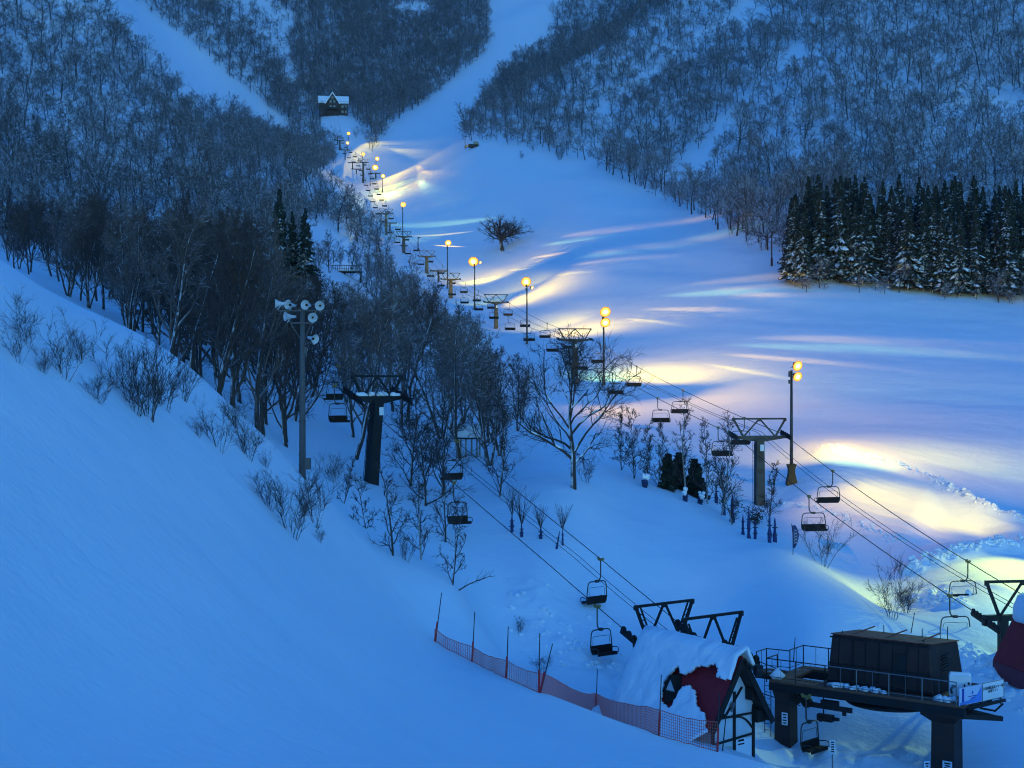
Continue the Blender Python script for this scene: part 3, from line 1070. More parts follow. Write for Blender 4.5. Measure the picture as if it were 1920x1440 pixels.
# keep out of the wood, off the lower valley and off the lit lift's corridor
ok &= ~((cPX < 640) & (cY < np.where(cPX < 150, 225, 255))) & ~((cPX < 1000) & (cPX >= 560) & (cY < 420))
ok &= ~((cPX > 640) & (cPX < 1470) & (cY < np.interp(cPX, [640, 1180, 1300, 1470], [400, 400, 325, 285])))
ok &= ~((cPX >= 1470) & (cY < 285))
ok &= ~((np.abs(cX - np.interp(cY, [420, 500, 680, 850], [-25, -44, -71, -107])) < 9) & (cY < 900))
sel = np.nonzero(ok)[0]
rs.shuffle(sel)
cell = {}
pick = []
for k in sel:
    x, y = cX[k], cY[k]
    gap = 3.9 + 0.0014 * y
    if 500 < cPX[k] < 960 and y > 850:
        gap = 3.9
    c = (int(x // 5), int(y // 5))
    bad = False
    for i in (-1, 0, 1):
        for j in (-1, 0, 1):
            for (a, b) in cell.get((c[0] + i, c[1] + j), ()):
                if (a - x) ** 2 + (b - y) ** 2 < gap * gap:
                    bad = True
    if bad:
        continue
    cell.setdefault(c, []).append((x, y))
    pick.append(k)
pick = sorted(pick, key=lambda k: cY[k])
print('mountain trees', len(pick))
vis = [k for k in pick if -60 < cPX[k] < 1980 and cPY[k] > -40]
own = vis[:292]
ownset = set(own)
rest = [k for k in pick if k not in ownset]
for k in own:
    tm, cm = FROST_ME[rngT.randrange(8)]
    side = 'left mountainside behind the dark wood' if cPX[k] < 800 else 'right mountainside above the conifer stand'
    plant('frosted_tree', 'frosted leafless tree low on the ' + side, 'tree', 'frosted trees of the ' + side.split(' behind')[0].split(' above')[0],
          [('trunk', tm, None), ('crown', cm, None)], (cX[k], cY[k], cZ[k]), rngT.uniform(0, 6.28), rngT.uniform(0.62, 1.15))

# the rest: one forest object, trees set on its points
lib = bpy.data.collections.new('tree_library')
for i, (a, b) in enumerate(FROST):
    me = bpy.data.meshes.new('forest_tree')
    mb = MB().add(a.v, a.f)
    na = len(mb.f)
    mb.add(b.v, b.f)
    me.from_pydata(mb.v, [], mb.f)
    me.materials.append(M['frost_bark'])
    me.materials.append(M['frost_twig'])
    me.polygons.foreach_set('material_index', [0] * na + [1] * (len(mb.f) - na))
    lib.objects.link(bpy.data.objects.new('forest_tree_%d' % i, me))
pm = bpy.data.meshes.new('hillside_forest')
pm.from_pydata([(float(cX[k]), float(cY[k]), float(cZ[k])) for k in rest], [], [])
at = pm.attributes.new('spin', 'FLOAT_VECTOR', 'POINT')
at.data.foreach_set('vector', np.stack([rs.normal(0, .05, len(rest)), rs.normal(0, .05, len(rest)), rs.uniform(0, 6.28, len(rest))], 1).astype(np.float32).ravel())
at = pm.attributes.new('grow', 'FLOAT', 'POINT')
at.data.foreach_set('value', (rs.uniform(0.55, 1.1, len(rest)) * np.where(np.array([cY[k] for k in rest]) > 850, 1.15, 0.92)).astype(np.float32))
at = pm.attributes.new('kindno', 'INT', 'POINT')
at.data.foreach_set('value', rs.randint(0, 8, len(rest)).astype(np.int32))
forest = bpy.data.objects.new('hillside_forest', pm)
COL.objects.link(forest)
forest['kind'] = 'stuff'
forest['label'] = 'frosted bare forest covering the far mountainsides'
forest['category'] = 'forest'
ng = bpy.data.node_groups.new('plant_forest', 'GeometryNodeTree')
ng.interface.new_socket('Geometry', in_out='INPUT', socket_type='NodeSocketGeometry')
ng.interface.new_socket('Geometry', in_out='OUTPUT', socket_type='NodeSocketGeometry')
gi = ng.nodes.new('NodeGroupInput')
go = ng.nodes.new('NodeGroupOutput')
iop = ng.nodes.new('GeometryNodeInstanceOnPoints')
ci = ng.nodes.new('GeometryNodeCollectionInfo')
ci.inputs['Collection'].default_value = lib
ci.inputs['Separate Children'].default_value = True
ci.inputs['Reset Children'].default_value = True


def named(nm, ty):
    a = ng.nodes.new('GeometryNodeInputNamedAttribute')
    a.data_type = ty
    a.inputs['Name'].default_value = nm
    return a.outputs['Attribute']


ng.links.new(gi.outputs[0], iop.inputs['Points'])
ng.links.new(ci.outputs[0], iop.inputs['Instance'])
iop.inputs['Pick Instance'].default_value = True
ng.links.new(named('kindno', 'INT'), iop.inputs['Instance Index'])
ng.links.new(named('spin', 'FLOAT_VECTOR'), iop.inputs['Rotation'])
ng.links.new(named('grow', 'FLOAT'), iop.inputs['Scale'])
ng.links.new(iop.outputs[0], go.inputs[0])
forest.modifiers.new('plant_forest', 'NODES').node_group = ng

# --- the stand of snowy conifers at the right edge of the piste
CON = []
for s in range(6):
    tr, cr = conifer(500 + s, H=18.5, rad=3.2 + 0.35 * (s % 3), whorls=34, per=11, skirt=0.08)
    CON.append((mesh_of('trunk', tr, M['bark']), mesh_of('crown', cr, M['needle'])))
cons = []
for row in range(5):
    px = 1480 + rngT.uniform(0, 14)
    while px < 2150:
        edge_py = float(np.interp(px, [1470, 1600, 1700, 1800, 1920, 2200], [503, 522, 535, 545, 553, 575]))
        Y0 = 276 if px < 1700 else 272
        Y = Y0 + row * 4.6 + rngT.uniform(-2.2, 2.2) - (px > 1700) * (px - 1700) * 0.012
        cons.append((px, Y, row))
        px += rngT.uniform(12, 21)
for k, (px, Y, row) in enumerate(cons):
    tm, cm = CON[rngT.randrange(6)]
    p = G(px, Y)
    lab = ('snow dusted conifer in the front row of the stand at the right edge' if row == 0 else 'snow dusted conifer inside the dense stand at the right edge')
    plant('snowy_conifer', lab, 'conifer', 'conifers of the right hand stand' if row else 'front conifers of the right hand stand',
          [('trunk', tm, None), ('crown', cm, None)], p, rngT.uniform(0, 6.28), rngT.uniform(0.60, 1.04) * (1.0 if px > 1500 else 0.9))
for k in range(26):
    px = rngT.uniform(1475, 1960)
    a, b = FROST_ME[rngT.randrange(8)]
    plant('edge_tree', 'small frosted tree at the foot of the right hand conifer stand', 'tree', 'small trees under the conifers', [('trunk', a, None), ('crown', b, None)],
          G(px, 268 - (px > 1700) * (px - 1700) * 0.012 + rngT.uniform(-2, 4)), rngT.uniform(0, 6), rngT.uniform(0.2, 0.5))
for px, py0, Y, sc, lab in ((524, 0, 236, 0.98, 'tallest of the three snowy conifers standing out of the left wood'),
                            (548, 0, 240, 0.80, 'shortest snowy conifer, between the two others in the left wood'),
                            (572, 0, 238, 0.87, 'rightmost of the three snowy conifers in the left wood')):
    tm, cm = CON[rngT.randrange(6)]
    plant('snowy_conifer', lab, 'conifer', 'conifers in the left wood', [('trunk', tm, None), ('crown', cm, None)], G(px, Y), rngT.uniform(0, 6.28), sc)

# --- trees that stand alone
tr, cr, sn = bare_tree(901, H=9.5, limbs=20, br=8, tw=6, sub=2, fork=0.34, r0=0.042, twig=0.021, elev=(8, 82), lift=0.03)
plant('round_tree', 'lone round crowned bare tree on the open piste', 'tree', None, [('trunk', tr, M['bark']), ('crown', cr, M['twig'])], G(943, 440), 0.4, 1.32).scale = (1.62, 1.62, 1.22)
tr, cr, sn = bare_tree(948, H=10.8, spread=0.58, limbs=17, br=9, tw=6, sub=2, first=0.24, r0=0.0225, twig=0.015, vase=True, elev=(26, 56), lean=0.02, lift=0.06, snowload=True)
plant('spreading_tree', 'big spreading bare tree with snow on its limbs, in front of the lit lift tower', 'tree', None,
      [('trunk', tr, M['bark']), ('crown', cr, M['twig']), ('snow_load', sn, M['snow_soft'])], G(1075, 97), 1.1, 0.86)

# --- slender trees round the shoulder of the slope, each placed by hand
SLIM = [
    # bearing, distance, height, seed, material, label
    (935, 97, 7.2, 1, 'slim forked bare tree on the open snow left of the wrapped saplings'),
    (835, 84, 4.4, 2, 'pale thin bare tree under the hanging chair, right of the dense thicket'),
    (845, 68, 3.9, 3, 'small bare tree lowest on the slope above the upper end of the orange net'),
    (735, 67, 4.3, 4, 'dark double stemmed small tree low on the slope, below the near lift tower'),
    (788, 70, 4.0, 5, 'light barked small tree between the dark double stemmed tree and the hanging chair'),
    (690, 74, 2.9, 6, 'twiggy young tree at the foot of the near lift tower'),
    (640, 80, 2.6, 7, 'thin young tree left of the foot of the near lift tower'),
    (910, 118, 9.5, 8, 'tall straight slim tree behind the snow capped shelter'),
    (1165, 118, 5.2, 9, 'leftmost slim tree of the clump right of the big spreading tree'),
    (1190, 114, 5.8, 10, 'tallest slim tree of the clump right of the big spreading tree'),
    (1212, 113, 5.0, 11, 'middle slim tree of the clump right of the big spreading tree'),
    (1235, 112, 5.2, 12, 'rightmost slim tree of the clump right of the big spreading tree'),
    (1285, 112, 7.4, 13, 'tall feathery birch behind the dark evergreen bushes'),
    (1325, 112, 6.6, 14, 'slim birch just right of the dark evergreen bushes'),
    (1352, 108, 7.8, 15, 'tall birch standing left of the closest steel lift tower'),
    (1375, 104, 5.6, 16, 'bare birch with pale stem amid the blue wrapped shrubs'),
    (1440, 112, 5.0, 17, 'bare slim birch just right of the closest steel lift tower'),
]
for px, Y, H, s, lab in SLIM:
    multi = s in (9, 10, 11, 12, 13, 14, 16)
    if s in (4, 5, 2, 3, 6, 7):
        tr, cr, _ = bare_tree(930 + s, H=H, spread=0.40, limbs=11, br=6, tw=4, sub=1, first=0.18, r0=0.016, twig=0.010, elev=(18, 58), lean=0.10)
    else:
        tr, cr, _ = bare_tree(930 + s, H=H, spread=0.30, limbs=16, br=8, tw=5, sub=1, first=0.12, r0=0.0105, twig=0.012, elev=(38, 66), lean=0.06)
    plant('slim_tree', lab, 'tree', 'slim trees on the open slope', [('trunk', tr, M['birch'] if s in (5, 13, 14, 15, 16) else M['bark']), ('crown', cr, M['twig'])], G(px, Y), s * 1.3, 1.0)
# a fallen bough
mb = MB()
rr = random.Random(4)
q, qd, qr = limb(rr, mb, Vector((0, 0, -0.1)), Vector((0.75, 0.1, 0.55)), 2.0, 0.035, 6, 5, 0.10, -0.06, 0.35)
for b in range(9):
    i = rr.choice([1, 2, 3, 4, 5])
    limb(rr, mb, q[i], side_dir(rr, qd[i], R(rr.uniform(20, 45))), rr.uniform(0.3, 0.8), 0.012, 3, 4, 0.15, 0.12, 0.5)
o = mk('bent_sapling', mb, M['twig'], None, loc=on(858, 1105))
tag(o, 'bent sapling leaning out of the snow above the orange net', 'sapling')

# --- shrubs
SHRUB_ME = []
for s in range(6):
    st, tg = bare_shrub(700 + s, H=2.4, stems=7 + s % 3 * 2, br=8, tw=5, r=0.017, twig=0.0065, spread=0.34 + 0.08 * (s % 3))
    SHRUB_ME.append((mesh_of('stems', st, M['bark']), mesh_of('twigs', tg, M['twig'])))
SHRUBS = [
    (35, 682, 80, 'single thin shrub at the left edge of the near slope'), (45, 645, 95, 'twin topped shrub near the left edge of the near slope'),
    (82, 700, 55, 'small shrub left of the tall bushy shrub on the near slope'), (120, 708, 125, 'tall bushy shrub on the near slope, left of the ridge'),
    (150, 680, 75, 'rounded shrub touching the right of the tall bushy shrub'), (185, 755, 75, 'small dark shrub at the left of the big thicket'),
    (215, 725, 105, 'tangled shrub at the back left of the big thicket'), (255, 775, 125, 'front left shrub of the big thicket on the ridge'),
    (280, 785, 165, 'largest shrub of the big thicket on the ridge'), (310, 768, 125, 'right hand shrub of the big thicket on the ridge'),
    (345, 750, 90, 'low leaning shrub right of the big thicket'), (372, 820, 40, 'dark low shrub between the two ridge thickets'),
    (412, 845, 105, 'upright shrub farther down the ridge, right of the big thicket'), (440, 800, 70, 'pale shrub behind the upright ridge shrub'),
    (466, 860, 95, 'slim shrub left of the loudspeaker pole'), (500, 880, 40, 'low shrub left of the foot of the loudspeaker pole'),
    (505, 955, 85, 'small thin shrub left of the dense bush below the loudspeaker pole'), (548, 1005, 135, 'dense wide bush below the loudspeaker pole'),
    (590, 985, 115, 'right half of the dense bush below the loudspeaker pole'), (600, 1018, 35, 'tiny shrub at the right foot of the dense bush'),
    (625, 905, 60, 'low shrub right of the loudspeaker pole foot'), (760, 1052, 70, 'shrub tangled behind the dark double stemmed tree'),
    (975, 1190, 35, 'tiny shrub poking out of the snow behind the net'), (1015, 1262, 42, 'tiny shrub right beside the crossed net poles'),
    (1545, 1062, 100, 'wide bare shrub on the snow crest under the lower chair'), (1672, 1160, 112, 'large bare shrub at the crest left of the yellow lit snow'),
    (1700, 1150, 70, 'smaller shrub at the right of the crest shrub'), (1100, 905, 60, 'small shrub right of the big spreading tree trunk'),
]
for k, (px, py, sc, lab) in enumerate(SHRUBS):
    a, b = SHRUB_ME[k % 6]
    p = on(px, py)
    plant('bare_shrub', lab, 'shrub', 'bare shrubs on the snow', [('stems', a, None), ('twigs', b, None)], p, k * 1.7, sc * p.y / F / 3.1)

# the thicket of dense trees beside the shelter
for k, (px, Y, H, lab) in enumerate(((800, 93, 6.0, 'front tree of the dense thicket under the lift line'), (835, 98, 6.4, 'dense thicket tree left of the snow capped shelter'),
                                     (770, 100, 6.5, 'dense thicket tree right of the near lift tower'))):
    tr, cr, _ = bare_tree(980 + k, H=H, spread=0.5, limbs=14, br=8, tw=5, sub=2, first=0.12, r0=0.016, twig=0.013, elev=(20, 60))
    plant('thicket_tree', lab, 'tree', 'thicket beside the shelter', [('trunk', tr, M['bark']), ('crown', cr, M['twig'])], G(px, Y), k, 1.0)

# low scrub at the upper edge of the piste
for k, (px, py, sc) in enumerate(((1000, 285, 1.0), (978, 298, 0.7), (1050, 300, 1.4), (1105, 295, 1.3), (1200, 350, 1.5), (1230, 355, 1.3), (1265, 380, 1.4), (1370, 440, 1.3), (1390, 430, 1.5), (1430, 470, 1.9), (715, 240, 1.4), (690, 262, 1.8), (668, 258, 1.5), (700, 250, 1.7))):
    a, b = SHRUB_ME[k % 6]
    plant('edge_shrub', 'bare bush at the edge of the upper piste', 'shrub', 'bushes along the piste edge', [('stems', a, None), ('twigs', b, None)], on(px, py), k, sc * 1.5)

# ---------------------------------------------------------------- chairlifts
def rot_z(v, a):
    return Matrix.Rotation(a, 3, 'Z') @ Vector(v)


def chair_proto():
    """hangs from the rope at its origin; local y runs along the rope, the frame is offset to -x"""
    parts = []
    c = -0.34
    mb = MB()
    mb.box((0, 0.0, 0.0), (0.10, 0.46, 0.13))
    mb.box((0, 0.20, 0.08), (0.16, 0.10, 0.10))
    mb.box((0, -0.20, 0.06), (0.16, 0.10, 0.10))
    mb.disc((0.09, 0.1, -0.06), (1, 0, 0), 0.07, 0.05, 10)
    parts.append(('grip', mb, M['grip']))
    mb = MB()
    mb.tube([(0, 0, 0), (0, 0, -0.75), (-0.02, 0, -1.0), (-0.12, 0, -1.16), (c + 0.1, 0, -1.20), (c, 0, -1.20)], 0.042, 8)
    mb.box((c, 0, -1.20), (0.26, 0.15, 0.15))
    parts.append(('hanger', mb, M['chairtube']))
    mb = MB()
    loop = [(c, 0, -1.20), (c - 0.62, 0, -1.21), (c - 0.78, 0, -1.27), (c - 0.86, 0, -1.42), (c - 0.94, 0.02, -2.05), (c - 0.93, 0.06, -2.32), (c - 0.84, 0.10, -2.46),
            (c + 0.84, 0.10, -2.46), (c + 0.93, 0.06, -2.32), (c + 0.94, 0.02, -2.05), (c + 0.86, 0, -1.42), (c + 0.78, 0, -1.27), (c + 0.62, 0, -1.21)]
    mb.tube(loop, 0.036, 7, closed=True)
    parts.append(('frame', mb, M['chairtube']))
    mb = MB()
    for k in range(4):
        mb.box((c, 0.10 + 0.13 * k, -2.40 + 0.012 * k), (1.74, 0.128, 0.05))
    mb.box((c, 0.56, -2.44), (1.72, 0.05, 0.10))
    parts.append(('seat', mb, M['seat']))
    mb = MB()
    rot = Matrix.Rotation(R(-10), 3, 'X')
    for k in range(3):
        mb.box((c, 0.05 - 0.022 * k, -2.32 + 0.120 * k), (1.78, 0.045, 0.117), rot)
    parts.append(('backrest', mb, M['seat']))
    mb = MB()
    mb.tube([(c - 0.72, 0.0, -1.98), (c - 0.74, 0.03, -1.62), (c - 0.66, 0.03, -1.54), (c + 0.66, 0.03, -1.54), (c + 0.74, 0.03, -1.62), (c + 0.72, 0.0, -1.98)], 0.014, 5)
    parts.append(('safety_bar', mb, M['chairtube']))
    for sx in (-1, 1):
        mb = MB()
        x = c + sx * 0.90
        mb.tube([(x, 0.05, -2.18), (x, 0.42, -2.10), (x, 0.60, -2.14), (x, 0.62, -2.34), (x, 0.45, -2.40), (x, 0.1, -2.40)], 0.026, 6)
        parts.append(('armrest', mb, M['chairtube']))
    return [(n, mesh_of(n, mb, m)) for n, mb, m in parts]


CHAIR_ME = chair_proto()


def chair(name, label, group, loc, heading, wide=1.0):
    t = thing(name, label, 'lift chair', loc, heading, group)
    t.scale = (wide, 1, 1)
    for n, me in CHAIR_ME:
        o = bpy.data.objects.new(n, me)
        COL.objects.link(o)
        o.parent = t
    return t


def vframe(mb, z0, half_lo, half_hi, h, w=0.14, y=0.0):
    """the open lifting frame on top of a tower: a top bar on two outward legs with an inner V"""
    mb.beam((-half_hi - 0.12, y, z0 + h), (half_hi + 0.12, y, z0 + h), w, w)
    for s in (-1, 1):
        mb.beam((s * half_lo, y, z0), (s * half_hi, y, z0 + h - w / 2), w)
        mb.beam((s * (half_lo - 0.12), y, z0), (s * 0.08, y, z0 + h - w / 2), w * 0.75)
    mb.box((0, y, z0 + h - w), (0.34, w * 0.9, w))
    for s in (-1, 1):
        mb.box((s * half_hi, y, z0 + h - w * 0.9), (0.22, w * 1.2, w))


def sheaves(parent, x, z, slope, n=6, L=2.6, m='dark_steel', wheels=True):
    """a train of guide wheels under one side of the rope"""
    a = math.atan(slope)
    d = Vector((0, math.cos(a), math.sin(a)))
    mb = MB()
    mb.beam(Vector((x, 0, z)) - d * L / 2, Vector((x, 0, z)) + d * L / 2, 0.10, 0.22)
    mb.box((x, 0, z), (0.22, 0.4, 0.34))
    for k in range(n // 2):
        q = Vector((x, 0, z)) + d * ((k + 0.5) / (n // 2) - 0.5) * L
        mb.beam(q - d * 0.42, q + d * 0.42 + Vector((0, 0, 0.02)), 0.14, 0.12)
    tr = mk('sheave_train', mb, M[m], parent)
    for k in range(n):
        mb2 = MB()
        q = Vector((x, 0, z + 0.16)) + d * ((k + 0.5) / n - 0.5) * L
        mb2.disc(q, (1, 0, 0), 0.19, 0.09, 14)
        mb2.disc(q, (1, 0, 0), 0.08, 0.14, 8)
        if wheels:
            mk('wheel', mb2, M[m], tr)
        else:
            tr.data = tr.data
    return tr


def tower(label, base, rope_z, heading, half, slope, colw=0.75, frame=True, snowy=False, platform=False, ladder=True, plate=True, wheels=True, mats='steel', lean=0.0, fh=1.45, group='steel lift towers'):
    t = thing('lift_tower', label, 'lift tower', base, heading, group)
    H = rope_z - base.z - 0.35
    m = M[mats]
    mb = MB()
    ring = lambda z, w, dx=0: [Vector((w / 2 * a + dx, w / 2 * b, z)) for a, b in ((-1, -1), (1, -1), (1, 1), (-1, 1))]
    mb.loft([ring(-1.0, colw, -lean), ring(H * 0.5, colw * 0.94, -lean * 0.5), ring(H - 0.15, colw * 0.86)])
    mk('column', mb, m, t)
    mb = MB()
    pr = [(-half, 0.10, 0.16), (-colw * 0.8, -0.18, 0.28), (colw * 0.8, -0.18, 0.28), (half, 0.10, 0.16)]
    rings = [[Vector((x, -w, H + zb)), Vector((x, w, H + zb)), Vector((x, w, H + 0.28)), Vector((x, -w, H + 0.28))] for x, zb, w in pr]
    mb.loft(rings)
    mb.box((0, 0, H - 0.12), (colw * 1.35, colw * 1.1, 0.16))
    mk('crossarm', mb, m, t)
    if frame:
        mb = MB()
        vframe(mb, H + 0.28, half * 0.60, half * 0.93, fh, 0.15)
        mk('lifting_frame', mb, m, t)
    for s in (-1, 1):
        sheaves(t, s * (half - 0.08), H + 0.22, slope, 6, 2.8, 'dark_steel', wheels)
    if plate:
        mb = MB()
        mb.box((colw * 0.15, -colw * 0.46 - 0.012, H - 0.75), (0.34, 0.02, 0.55))
        mk('number_plate', mb, M['white'], t)
    if ladder:
        mb = MB()
        x = -colw * 0.5 - 0.14
        for dy in (-0.18, 0.18):
            mb.tube([(x - lean, dy, -0.3), (x, dy, H - 0.3)], 0.022, 5)
        for k in range(int(H / 0.35)):
            z = 0.2 + k * 0.35
            mb.tube([(x - lean * (1 - z / H), -0.18, z), (x - lean * (1 - z / H), 0.18, z)], 0.015, 4)
        mk('ladder', mb, m, t)
    if platform:
        mb = MB()
        mb.box((0, 0, H * 0.48), (2.6, 1.1, 0.16))
        mb.box((0, 0, H * 0.48 - 0.2), (1.6, 0.5, 0.3))
        mk('platform', mb, m, t)
    if snowy:
        mb = MB()
        rr = random.Random(3)
        for a, b in ((-half + 0.25, -0.75), (-0.62, -0.30), (-0.05, half * 0.42), (half * 0.5, half - 0.2)):
            n = 7
            pts = [(a + (b - a) * i / n, rr.uniform(-.04, .04), H + 0.30 + rr.uniform(0, .10)) for i in range(n + 1)]
            mb.tube(pts, [0.08] + [rr.uniform(0.14, 0.24) for _ in range(n - 1)] + [0.08], 8)
        mk('snow_cap', mb, M['snow_soft'], t, True)
    return t


def cable(name, label, pts, r, group, cat='lift rope', sag=0.25):
    """one rope through its supports, sagging a little between them; pts = list of polylines"""
    mb = MB()
    for line in pts:
        out = []
        for a, b in zip(line[:-1], line[1:]):
            a, b = Vector(a), Vector(b)
            n = 10
            for i in range(n):
                f = i / n
                p = a.lerp(b, f)
                p.z -= sag * 4 * f * (1 - f) * min(1.0, (b - a).length / 60)
                out.append(p)
        out.append(Vector(line[-1]))
        mb.tube(out, r, 5)
    o = mk(name, mb, M['rope'], None, True)
    return tag(o, label, cat, group)


def poly_at(line, key, val, sag):
    """point on a sagging rope at plan coordinate key"""
    for a, b in zip(line[:-1], line[1:]):
        f = (val - a[key]) / (b[key] - a[key])
        if -1e-6 <= f <= 1 + 1e-6:
            a, b = Vector(a), Vector(b)
            p = a.lerp(b, f)
            p.z -= sag * 4 * f * (1 - f) * min(1.0, (b - a).length / 60)
            d = (b - a)
            return p, d
    return None, None


# ---- the lit lift: towers beside the floodlights, up to the gabled lodge
T2 = [  # bearing of column, distance, rope elevation (pixel row of the crossarm), label, platform
    (1424, 122, 818, 'closest steel lift tower, beside the nearest floodlight pole', False),
    (1078, 206, 636, 'steel lift tower rising behind the big spreading tree', True),
    (930, 290, 566, 'third steel lift tower up, left of the two headed floodlight pole', False),
    (845, 362, 523, 'steel lift tower below the floodlight left of the lone tree', False),
    (800, 412, 480, 'steel lift tower half hidden by the wood, two below the lone bright pole', False),
    (757, 450, 443, 'steel lift tower at the foot of the pole on the open snow', True),
    (724, 492, 400, 'steel lift tower at the top edge of the wood by the snow clearing', True),
    (681, 676, 304, 'small far tower under the orange light of the upper cluster', False),
    (637, 775, 263, 'highest small tower just below the gabled lodge', False),
]
GAUGE = 2.25
line2 = []
for px, Y, py, lab, plat in T2:
    line2.append(Vector(((px - 960) / F * Y, Y, (720 - py) / F * Y)))
start2 = Vector((28.4, 79.0, -13.0))
end2 = Vector(((625 - 960) / F * 852, 852, (720 - 222) / F * 852))
full2 = [start2] + line2 + [end2]
for k, (px, Y, py, lab, plat) in enumerate(T2):
    d = full2[k + 2] - full2[k]
    hd = math.atan2(d.y, d.x) - math.pi / 2
    p = line2[k]
    base = Vector((p.x, p.y, ground_z(p.x, p.y)))
    tower(lab, base, p.z + 0.12, hd, 2.45 if k == 0 else 2.5, d.z / math.hypot(d.x, d.y), 0.78 if k < 3 else 0.95, platform=plat, wheels=(k == 0), plate=k < 3, ladder=k < 2, group='steel towers of the lit lift')
ropes = []
for s in (-1, 1):
    ln = []
    for k, p in enumerate(full2):
        a = full2[max(k - 1, 0)]
        b = full2[min(k + 1, len(full2) - 1)]
        d = (b - a)
        d.z = 0
        d.normalize()
        n = Vector((d.y, -d.x, 0))
        ln.append(p + n * GAUGE * s + Vector((0, 0, 0.12 if k else 0)))
    ropes.append(ln)
cable('haul_rope', 'pair of haul ropes of the lit lift running up to the lodge', ropes, 0.030, 'ropes of the lit lift', sag=0.7)
for dx, w in ((-0.22, 'left'), (0.22, 'right')):
    cable('signal_cable', w + ' one of the two thin signal cables in the middle of the lit lift', [[p + Vector((dx, 0, 0.35)) for p in full2]], 0.020, 'ropes of the lit lift', sag=1.0)
kk = 0
for s, y0 in ((1, 90.0), (-1, 82.8)):
    Y = y0
    i = 0
    while Y < 835:
        p, d = poly_at(ropes[0 if s < 0 else 1], 1, Y, 0.7)
        if p is None:
            break
        hd = math.atan2(d.y, d.x) - math.pi / 2
        side = 'right' if s > 0 else 'left'
        if i < 18:
            lab = 'empty chair, %s from the bottom on the %s rope of the lit lift' % (ORD[i], side)
        else:
            lab = 'tiny empty chair high on the upper %s hand rope of the lit lift' % side
        chair('lift_chair', lab, 'chairs of the lit lift' if i < 18 else 'far chairs on the %s rope of the lit lift' % side, p, hd + (0 if s > 0 else math.pi))
        Y += 21.8 if Y < 420 else 19.0
        i += 1
# small bare T towers of the neighbouring lift in the upper valley
for px, Y, py, hpx, lab in ((731, 500, 418, 34, 'small T shaped tower right of the tower at the top edge of the wood'), (822, 400, 508, 40, 'pale T shaped tower between two frame towers near the wood edge'),
                            (668, 700, 319, 19, 'short T shaped tower left of the orange light of the upper cluster'), (661, 715, 305, 25, 'T shaped tower at the far left of the upper cluster'),
                            (704, 690, 325, 18, 'small T shaped tower under the yellow upper light'), (633, 790, 255, 20, 'little T shaped tower nearest the lodge'), (647, 745, 281, 12, 'little T shaped tower among trees below the violet light'),
                            (1013, 600, 240, 30, 'lone T shaped tower on the snow right of the parked snow groomer')):
    base = G(px, Y)
    top = (720 - py) / F * Y
    t = thing('small_tower', lab, 'lift tower', base, 0.15, 'small T shaped towers')
    H = max(2.5, top - base.z)
    mb = MB()
    mb.tube([(0, 0, -0.5), (0, 0, H)], 0.26, 8)
    mk('column', mb, M['steel'], t)
    mb = MB()
    mb.box((0, 0, H), (4.6, 0.35, 0.4))
    for s in (-1, 1):
        mb.box((s * 2.2, 0, H + 0.1), (0.3, 2.2, 0.35))
    mk('crossarm', mb, M['steel'], t)

# ---- the near lift, from the station at lower right up through the wood
def A1(s, off=0.0):
    n = Vector((L1_D.y, -L1_D.x))
    q = L1_O + L1_D * s + n * off
    return q


Z1 = [(-7.5, -14.2), (-4.0, -14.0), (3.5, -13.0), (11.0, -9.9), (33.0, -0.75), (53.5, 4.0), (80, 10.6), (118, 21.0), (150, 30.0)]
G1 = 1.85
ropes1 = []
for s in (-1, 1):
    ln = []
    for a, z in Z1:
        q = A1(a, s * G1)
        ln.append(Vector((q.x, q.y, z)))
    ropes1.append(ln)
cable('haul_rope', 'pair of haul ropes of the near lift coming down to the drive station', ropes1, 0.024, 'ropes of the near lift', sag=0.15)
for dx, w in ((-0.15, 'left'), (0.25, 'right')):
    cable('signal_cable', w + ' one of the two thin signal cables in the middle of the near lift', [[Vector((A1(a, dx).x, A1(a, dx).y, z + 0.3)) for a, z in Z1[2:]]], 0.016, 'ropes of the near lift', sag=0.5)
hd1 = math.atan2(L1_D.y, L1_D.x) - math.pi / 2
for off, ss in ((1, (11.1, 25.9, 42, 59, 79, 100, 122.6)), (-1, (6.8, 20.6, 35.7, 53.5, 72.6, 93, 115))):
    for i, s in enumerate(ss):
        ln = ropes1[0 if off < 0 else 1]
        zz = [p.z for p in ln]
        z = float(np.interp(s, [a for a, _ in Z1], zz)) - 0.03
        q = A1(s, off * G1)
        lab = 'empty chair, %s from the hut on the %s rope of the near lift' % (ORD[i], 'right' if off > 0 else 'left')
        chair('lift_chair', lab, 'chairs of the near lift', (q.x, q.y, z), hd1 + (0 if off > 0 else math.pi), 0.76)
q = A1(33)
b1 = Vector((q.x, q.y, ground_z(q.x, q.y)))
tower('stout near lift tower with snow on its crossarm, in front of the wood', b1, -0.75, hd1, 2.0, 0.33, 0.76, snowy=True, lean=0.55, mats='black', wheels=True, fh=1.35, group=None)
